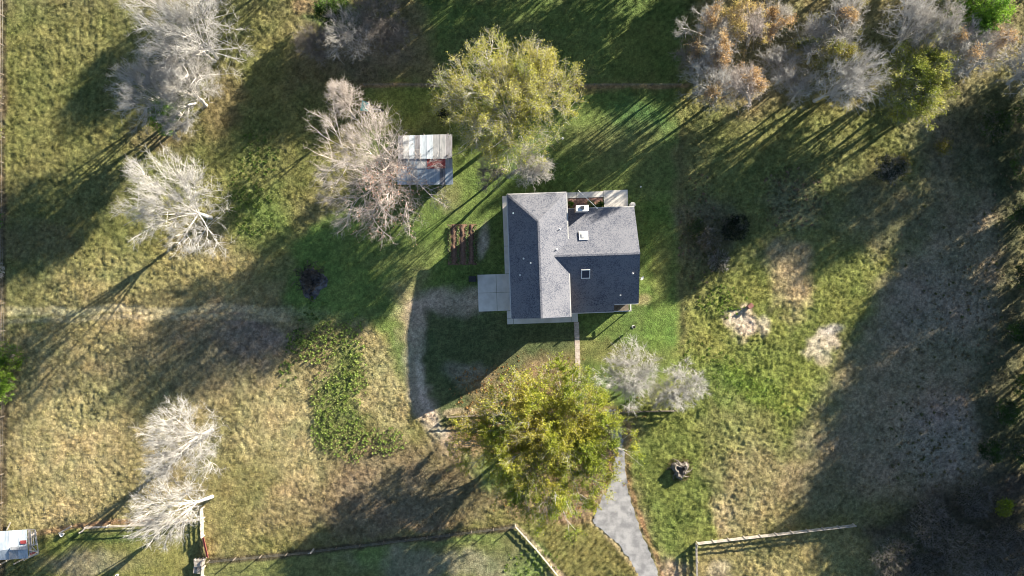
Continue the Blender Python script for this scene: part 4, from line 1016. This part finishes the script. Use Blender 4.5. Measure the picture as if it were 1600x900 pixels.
for a, b in (((42,827,3.3),(55,828,3.3)), ((55,828,3.3),(60,865,3.3)), ((60,865,3.3),(43,872,3.3)), ((48,829,3.35),(49.5,853,3.5)), ((51,830,3.3),(53,853,3.4)), ((54,830,3.3),(56.5,850,3.3)), ((48,852,3.5),(58,850,3.3)), ((50,854,3.5),(58.5,863,3.3)), ((45,860,3.6),(60,862,3.3))):
    mb.beam(LW(*a), LW(*b), .14, .06)
mb.build('rafter_frame', M['wood_pale'], ls)
mb = MB(); mb.beam(LW(47, 866, 3.5), LW(55, 863, 3.35), .3, .03); mb.build('red_board', M['red_metal'], ls)
for px, py in ((2,832),(40,829),(22,870),(44,869),(-25,872),(57,832),(59,863),(-30,835)):
    p = W(px, py)-lc_; mb = MB(); mb.box((p.x, p.y, 1.6), (.16, .16, 3.2)); mb.build('post', M['wood_pale'], ls)
st = MB(); st.tube([W(10.5, 828, .3), W(16, 817, .5)], .10, 7); so = st.build('log', M['wood_pale']); tag(so, 'short pale log leaning just above the open barn roof', 'log')

# ------------------------------------------------------------------ trailer with teal body
tr = empty('trailer', W(578, 170), 'small teal bodied trailer with a black tapering drawbar under the bare tree', 'trailer', rz=math.radians(-12))
mb = MB(); mb.slab([(-1.15, -.75, 1.15), (-.1, -.6, 1.25), (.05, .0, 1.25), (-.1, .62, 1.25), (-1.15, .8, 1.15)], .55); mb.slab([(-.95, -.5, 1.28), (-.4, -.5, 1.34), (-.4, .5, 1.34), (-.95, .5, 1.28)], .12); mb.build('body', M['teal'], tr)
mb = MB(); mb.box((-.05, .1, 1.36), (.35, .5, .18)); mb.build('hatch', M['white'], tr)
mb = MB()
for s in (-1, 1): mb.beam((.15, s*.62, .65), (2.3, s*.10, .55), .12, .12)
mb.beam((.2, 0, .72), (2.3, 0, .6), .09, .08)
for x in (.4, .8, 1.2, 1.6, 2.0): mb.beam((x, -.62+.26*x, .62), (x, .62-.26*x, .62), .10, .08)
mb.beam((-.9, -.6, .6), (.2, -.62, .6), .1, .1); mb.beam((-.9, .6, .6), (.2, .62, .6), .1, .1)
mb.build('drawbar', M['black'], tr)
for s in (-1, 1):
    mb = MB(); mb.tube([(-.6, s*.78, .33), (-.6, s*.98, .33)], .33, 16); wh = mb.build('wheel', M['black'], tr)
    mb = MB(); mb.tube([(-.6, s*.97, .33), (-.6, s*1.0, .33)], .17, 12); mb.build('hub', M['trim'], wh)
mb = MB()
for k in range(3): mb.beam((.3+k*.1, -.15+k*.1, .8), (1.9, -.05+k*.05, .72), .05, .05)
mb.build('tie_rod', M['trim'], tr)

# red brown box
bx = empty('metal_crate', W(1171, 478), 'small reddish brown box on the bare sandy patch in the right field', 'box', rz=math.radians(38))
mb = MB(); mb.box((0, 0, .31), (.78, .58, .62)); mb.build('body', M['red_brown'], bx)
mb = MB(); mb.box((0, 0, .65), (.84, .64, .06)); mb.box((0, .2, .69), (.5, .05, .03)); mb.build('lid', M['red_brown'], bx)

# yellow patch object under the tree by the shed
yb = empty('feed_sack', W(612, 236), 'orange yellow sack lying under the bare tree left of the tin shed', 'sack', rz=.7)
mb = MB(); mb.slab([(-.42, -.2, .22), (.1, -.26, .3), (.42, -.16, .2), (.4, .2, .22), (-.1, .27, .3), (-.44, .18, .2)], .2)
mb.build('sack_body', noise_mat('yellow_sack', (.5, .28, .06), (.62, .38, .10), 3, .7), yb)

# ------------------------------------------------------------------ stump, burn pile
su = empty('tree_stump', W(1062, 733), 'hollow grey uprooted stump on the grass right of the driveway', 'stump')
rs3 = random.Random(4); mb = MB(); n_ = 22
outer = []; 
for k in range(n_):
    a = 2*math.pi*k/n_; r = .85+.28*math.sin(3*a)+rs3.uniform(-.12, .12)
    outer.append([(Vector((math.cos(a)*(r+.5*(1-t)), math.sin(a)*(r+.5*(1-t)), .95*t+rs3.uniform(-.05, .12)*(t > .9)))) for t in (0, .35, .7, 1)]+[Vector((math.cos(a)*r*.72, math.sin(a)*r*.72, .86)), Vector((math.cos(a)*r*.5, math.sin(a)*r*.5, .25)), Vector((0, 0, .2))])
for k in range(n_):
    A, B = outer[k], outer[(k+1) % n_]
    for j in range(6): mb.poly([A[j], B[j], B[j+1], A[j+1]])
mb.build('bole', M['stump'], su)
for k in range(11):
    a = rs3.uniform(0, 6.28); L = rs3.uniform(1.2, 2.3); mb = MB()
    pts = [Vector((math.cos(a+.15*j)*(.7+L*j/4*.6), math.sin(a+.15*j)*(.7+L*j/4*.6), .75-.18*j+rs3.uniform(-.08, .15))) for j in range(5)]
    mb.tube(pts, [.13, .11, .08, .05, .03], 6); mb.build('root', M['stump'], su)
blades_c = np.tile(np.array([[.20, .15, .09]]), (180, 1)); rr3 = np.random.RandomState(9)
ang = rr3.uniform(0, 6.28, 180); rad = rr3.uniform(.9, 2.0, 180)
blades('dead_weeds', np.cos(ang)*rad, np.sin(ang)*rad, np.zeros(180), np.full(180, .5), np.full(180, .07), 3, blades_c, .9, parent=su)

bp_ = empty('burn_pile', W(491, 441), 'dark charred burn pile of branches and grey ash on the green grass', 'burn pile')
xs = np.linspace(-2.6, 2.6, 40); A, B = np.meshgrid(xs, xs, indexing='ij'); rr_ = np.hypot(A/2.0, B/2.4)+.5*(vn(A, B, 1.1, 71)-.5)
z = -.06+.5*sstep(1.0, .2, rr_)+.16*(vn(A, B, .35, 73)-.5)*sstep(1.05, .8, rr_)
I = np.arange(A.size).reshape(A.shape); F = np.stack([I[:-1, :-1], I[1:, :-1], I[1:, 1:], I[:-1, 1:]], -1).reshape(-1, 4)
keep = (rr_.ravel()[F].min(1) < 1.02); mesh_np('ash', np.stack([A.ravel(), B.ravel(), z.ravel()], 1), [F[keep]], M['ash'], bp_, smooth=True)
n_ = 260; rs4 = np.random.RandomState(5); c = np.stack([rs4.normal(-.55, .75, n_), rs4.normal(.35, .85, n_), rs4.uniform(.2, .85, n_)], 1)
d = np.stack([rs4.normal(0, 1, n_), rs4.normal(0, 1, n_), rs4.normal(0, .25, n_)], 1); d /= np.linalg.norm(d, axis=1, keepdims=True); L = rs4.uniform(.3, 1.0, (n_, 1))
v, f = tubes(np.stack([c-d*L*.6, c+rs4.normal(0, .06, (n_, 3)), c+d*L*.6], 1), np.array([1, .8, .5])[None]*rs4.uniform(.025, .07, (n_, 1)), 5)
tag(mesh_np('charred_branches', v, [f], M['char'], bp_), kind='stuff'); bp_.scale = (1.15, 1.2, 1.1)

# ------------------------------------------------------------------ fences
def fence(label, pts, rails, h, sp, mat, rail_w=.14, rail_t=.04, name='wooden_fence', wire=False, postw=.12, group='fences of the property', skip=None):
    W0 = [W(*p) for p in pts]; o = empty(name, W0[0], label, 'fence', group); q = [p-W0[0] for p in W0]
    for i in range(len(q)-1):
        a, b = q[i], q[i+1]; L = (b-a).length; n = max(1, round(L/sp))
        for k in range(n+(i == len(q)-2)):
            p = a.lerp(b, k/n)
            if skip and skip[0] < (p+W0[0]).x*10+800 < skip[1]: continue
            mb = MB(); mb.box((p.x, p.y, h/2), (postw, postw, h), math.atan2((b-a).y, (b-a).x)+rnd.uniform(-.1, .1)); mb.build('post', mat, o)
        for r in rails:
            for k in range(n if not wire else 1):
                s, e = (a.lerp(b, k/n), a.lerp(b, (k+1)/n)) if not wire else (a, b)
                if skip and skip[0] < ((s+e)/2+W0[0]).x*10+800 < skip[1]: continue
                mb = MB(); side = (b-a).normalized().cross(Vector((0, 0, 1)))*(postw/2+rail_t/2)
                if wire: mb.tube([s+Vector((0, 0, r)), e+Vector((0, 0, r))], .012, 4)
                else: mb.beam(s+side+Vector((0, 0, r+rnd.uniform(-.02, .02))), e+side+Vector((0, 0, r+rnd.uniform(-.02, .02))), rail_t, rail_w)
                mb.build('wire' if wire else 'rail', M['wire'] if wire else mat, o)
    return o
fence('board fence running under the golden tree to the low bare trees', [(699,650),(745,647),(1054,640)], (.25,.68,1.14), 1.3, 2.35, M['wood_dark'], .19, .04, skip=(888,922))
fence('long pale board fence at the lower right', [(1088,846),(1332,818)], (.3,.7,1.1), 1.25, 2.5, M['wood_pale'], .18, .05)
fence('short board fence leaving the bottom edge by the driveway', [(1087,849),(1089,925)], (.3,.7,1.12), 1.3, 2.4, M['wood_pale'], .22, .06)
fence('pale pole fence above the lower left yard', [(130,829),(138,821),(240,816),(320,808)], (.5,1.05), 1.15, 3.0, M['wood_pale'], .10, .09)
fence('pale board fence below the leaning bare tree', [(319,792),(320,836)], (.3,.6,.9,1.2), 1.35, 2.2, M['wood_pale'], .14, .08)
fence('pale rail fence slanting off the bottom edge', [(805,820),(838,856),(884,912)], (.25,.55), .65, 3.0, M['wood_pale'], .16, .10)
fence('dark wire fence in brush from the lower middle post to the golden tree', [(490,859),(600,846),(805,821)], (.4,.8,1.15), 1.3, 3.6, M['wood_dark'], wire=True, name='wire_fence')
fence('wire fence between the stacked pallets and the lower middle post', [(328,875),(490,860)], (.4,.8,1.15), 1.3, 4.0, M['wood_dark'], wire=True, name='wire_fence')
fence('wire fence on the brown line across the back lawn', [(570,134),(1062,134)], (.4,.8,1.1), 1.2, 4.5, M['wood_dark'], wire=True, name='wire_fence')
fence('wire fence along the left edge', [(7,-20),(5,300),(9,560),(4,830)], (.4,.8,1.1), 1.2, 4.5, M['wood_dark'], wire=True, name='wire_fence')
pp = empty('corner_post', W(490, 858), 'pale corner post casting a shadow at the lower middle', 'post')
mb = MB(); mb.tube([(0, 0, 0), (0, 0, 1.75)], [.13, .11], 8); mb.build('upright', M['wood_pale'], pp); mb = MB(); mb.tube([(0, 0, 1.1), (-.8, -.7, .05)], .06, 6); mb.build('brace', M['wood_pale'], pp)
# red gate
g0 = W(316, 838); g1 = W(323, 869); gt = empty('red_gate', g0, 'red metal farm gate tilted beside the pale board fence', 'gate'); d = g1-g0; lean = Vector((.75, .18, 1.05))
for t in (0, .18, .36, .54, .72, .9, 1.0):
    mb = MB(); mb.tube([lean*t+Vector((0, 0, .12)), d+lean*t+Vector((0, 0, .12))], .045, 6); mb.build('bar', M['red_metal'], gt)
for t in (0, .5, 1): mb = MB(); mb.tube([d*t+Vector((0, 0, .1)), d*t+lean+Vector((0, 0, .14))], .05, 6); mb.build('upright', M['red_metal'], gt)
mb = MB(); mb.poly([Vector((0.02, 0, .2)), d+Vector((.02, 0, .2)), d+lean*.97+Vector((.02, 0, .1)), lean*.97+Vector((.02, 0, .1))]); o = mb.build('sheet_infill', M['red_metal'], gt); so = o.modifiers.new('thickness', 'SOLIDIFY'); so.thickness = .01
# pallets / pen
for i, (px, py, rz, z, lab) in enumerate([(313, 876, .1, .7, 'upper pale wooden pallet piled at the bottom edge below the red gate'), (311.5, 888, -.1, .5, 'lower pale wooden pallet at the bottom edge')]):
    pl = empty('pallet', W(px, py), lab, 'pallet', 'pallets by the red gate', rz)
    for k in range(6): mb = MB(); mb.box((0, -.5+k*.2, z+.13), (1.3, .11, .03)); mb.build('slat', M['wood_pale'], pl)
    for k in (-1, 0, 1): mb = MB(); mb.box((k*.55, 0, z/2+.05), (.1, 1.1, z+.08)); mb.build('bearer', M['wood_pale'], pl)
fence('pale plank pen rail below the red gate running off the bottom edge', [(323,870),(321,884),(319,915)], (.3,.7,1.1), 1.3, 1.3, M['wood_pale'], .15, .1)
po = MB(); po.tube([W(91.5, 833.5, .35), W(112, 822, .6)], .09, 8); o = po.build('loose_pole', M['wood_pale']); tag(o, 'pale loose pole lying left of the pale pole fence', 'pole')
bk = lathe('bucket', [(.16, 0), (.24, .42), (.25, .44), (.21, .43), (.15, .1)], M['white'], W(99, 834), 16); bk.scale = (1.2, 1.2, 1.2); tag(bk, 'white bucket beside the loose pole', 'bucket')
b2 = lathe('bucket', [(.14, 0), (.2, .34), (.21, .36), (.17, .35), (.13, .08)], M['white'], W(184, 898), 14); tag(b2, 'small white bucket at the bottom edge of the lower left yard', 'bucket')
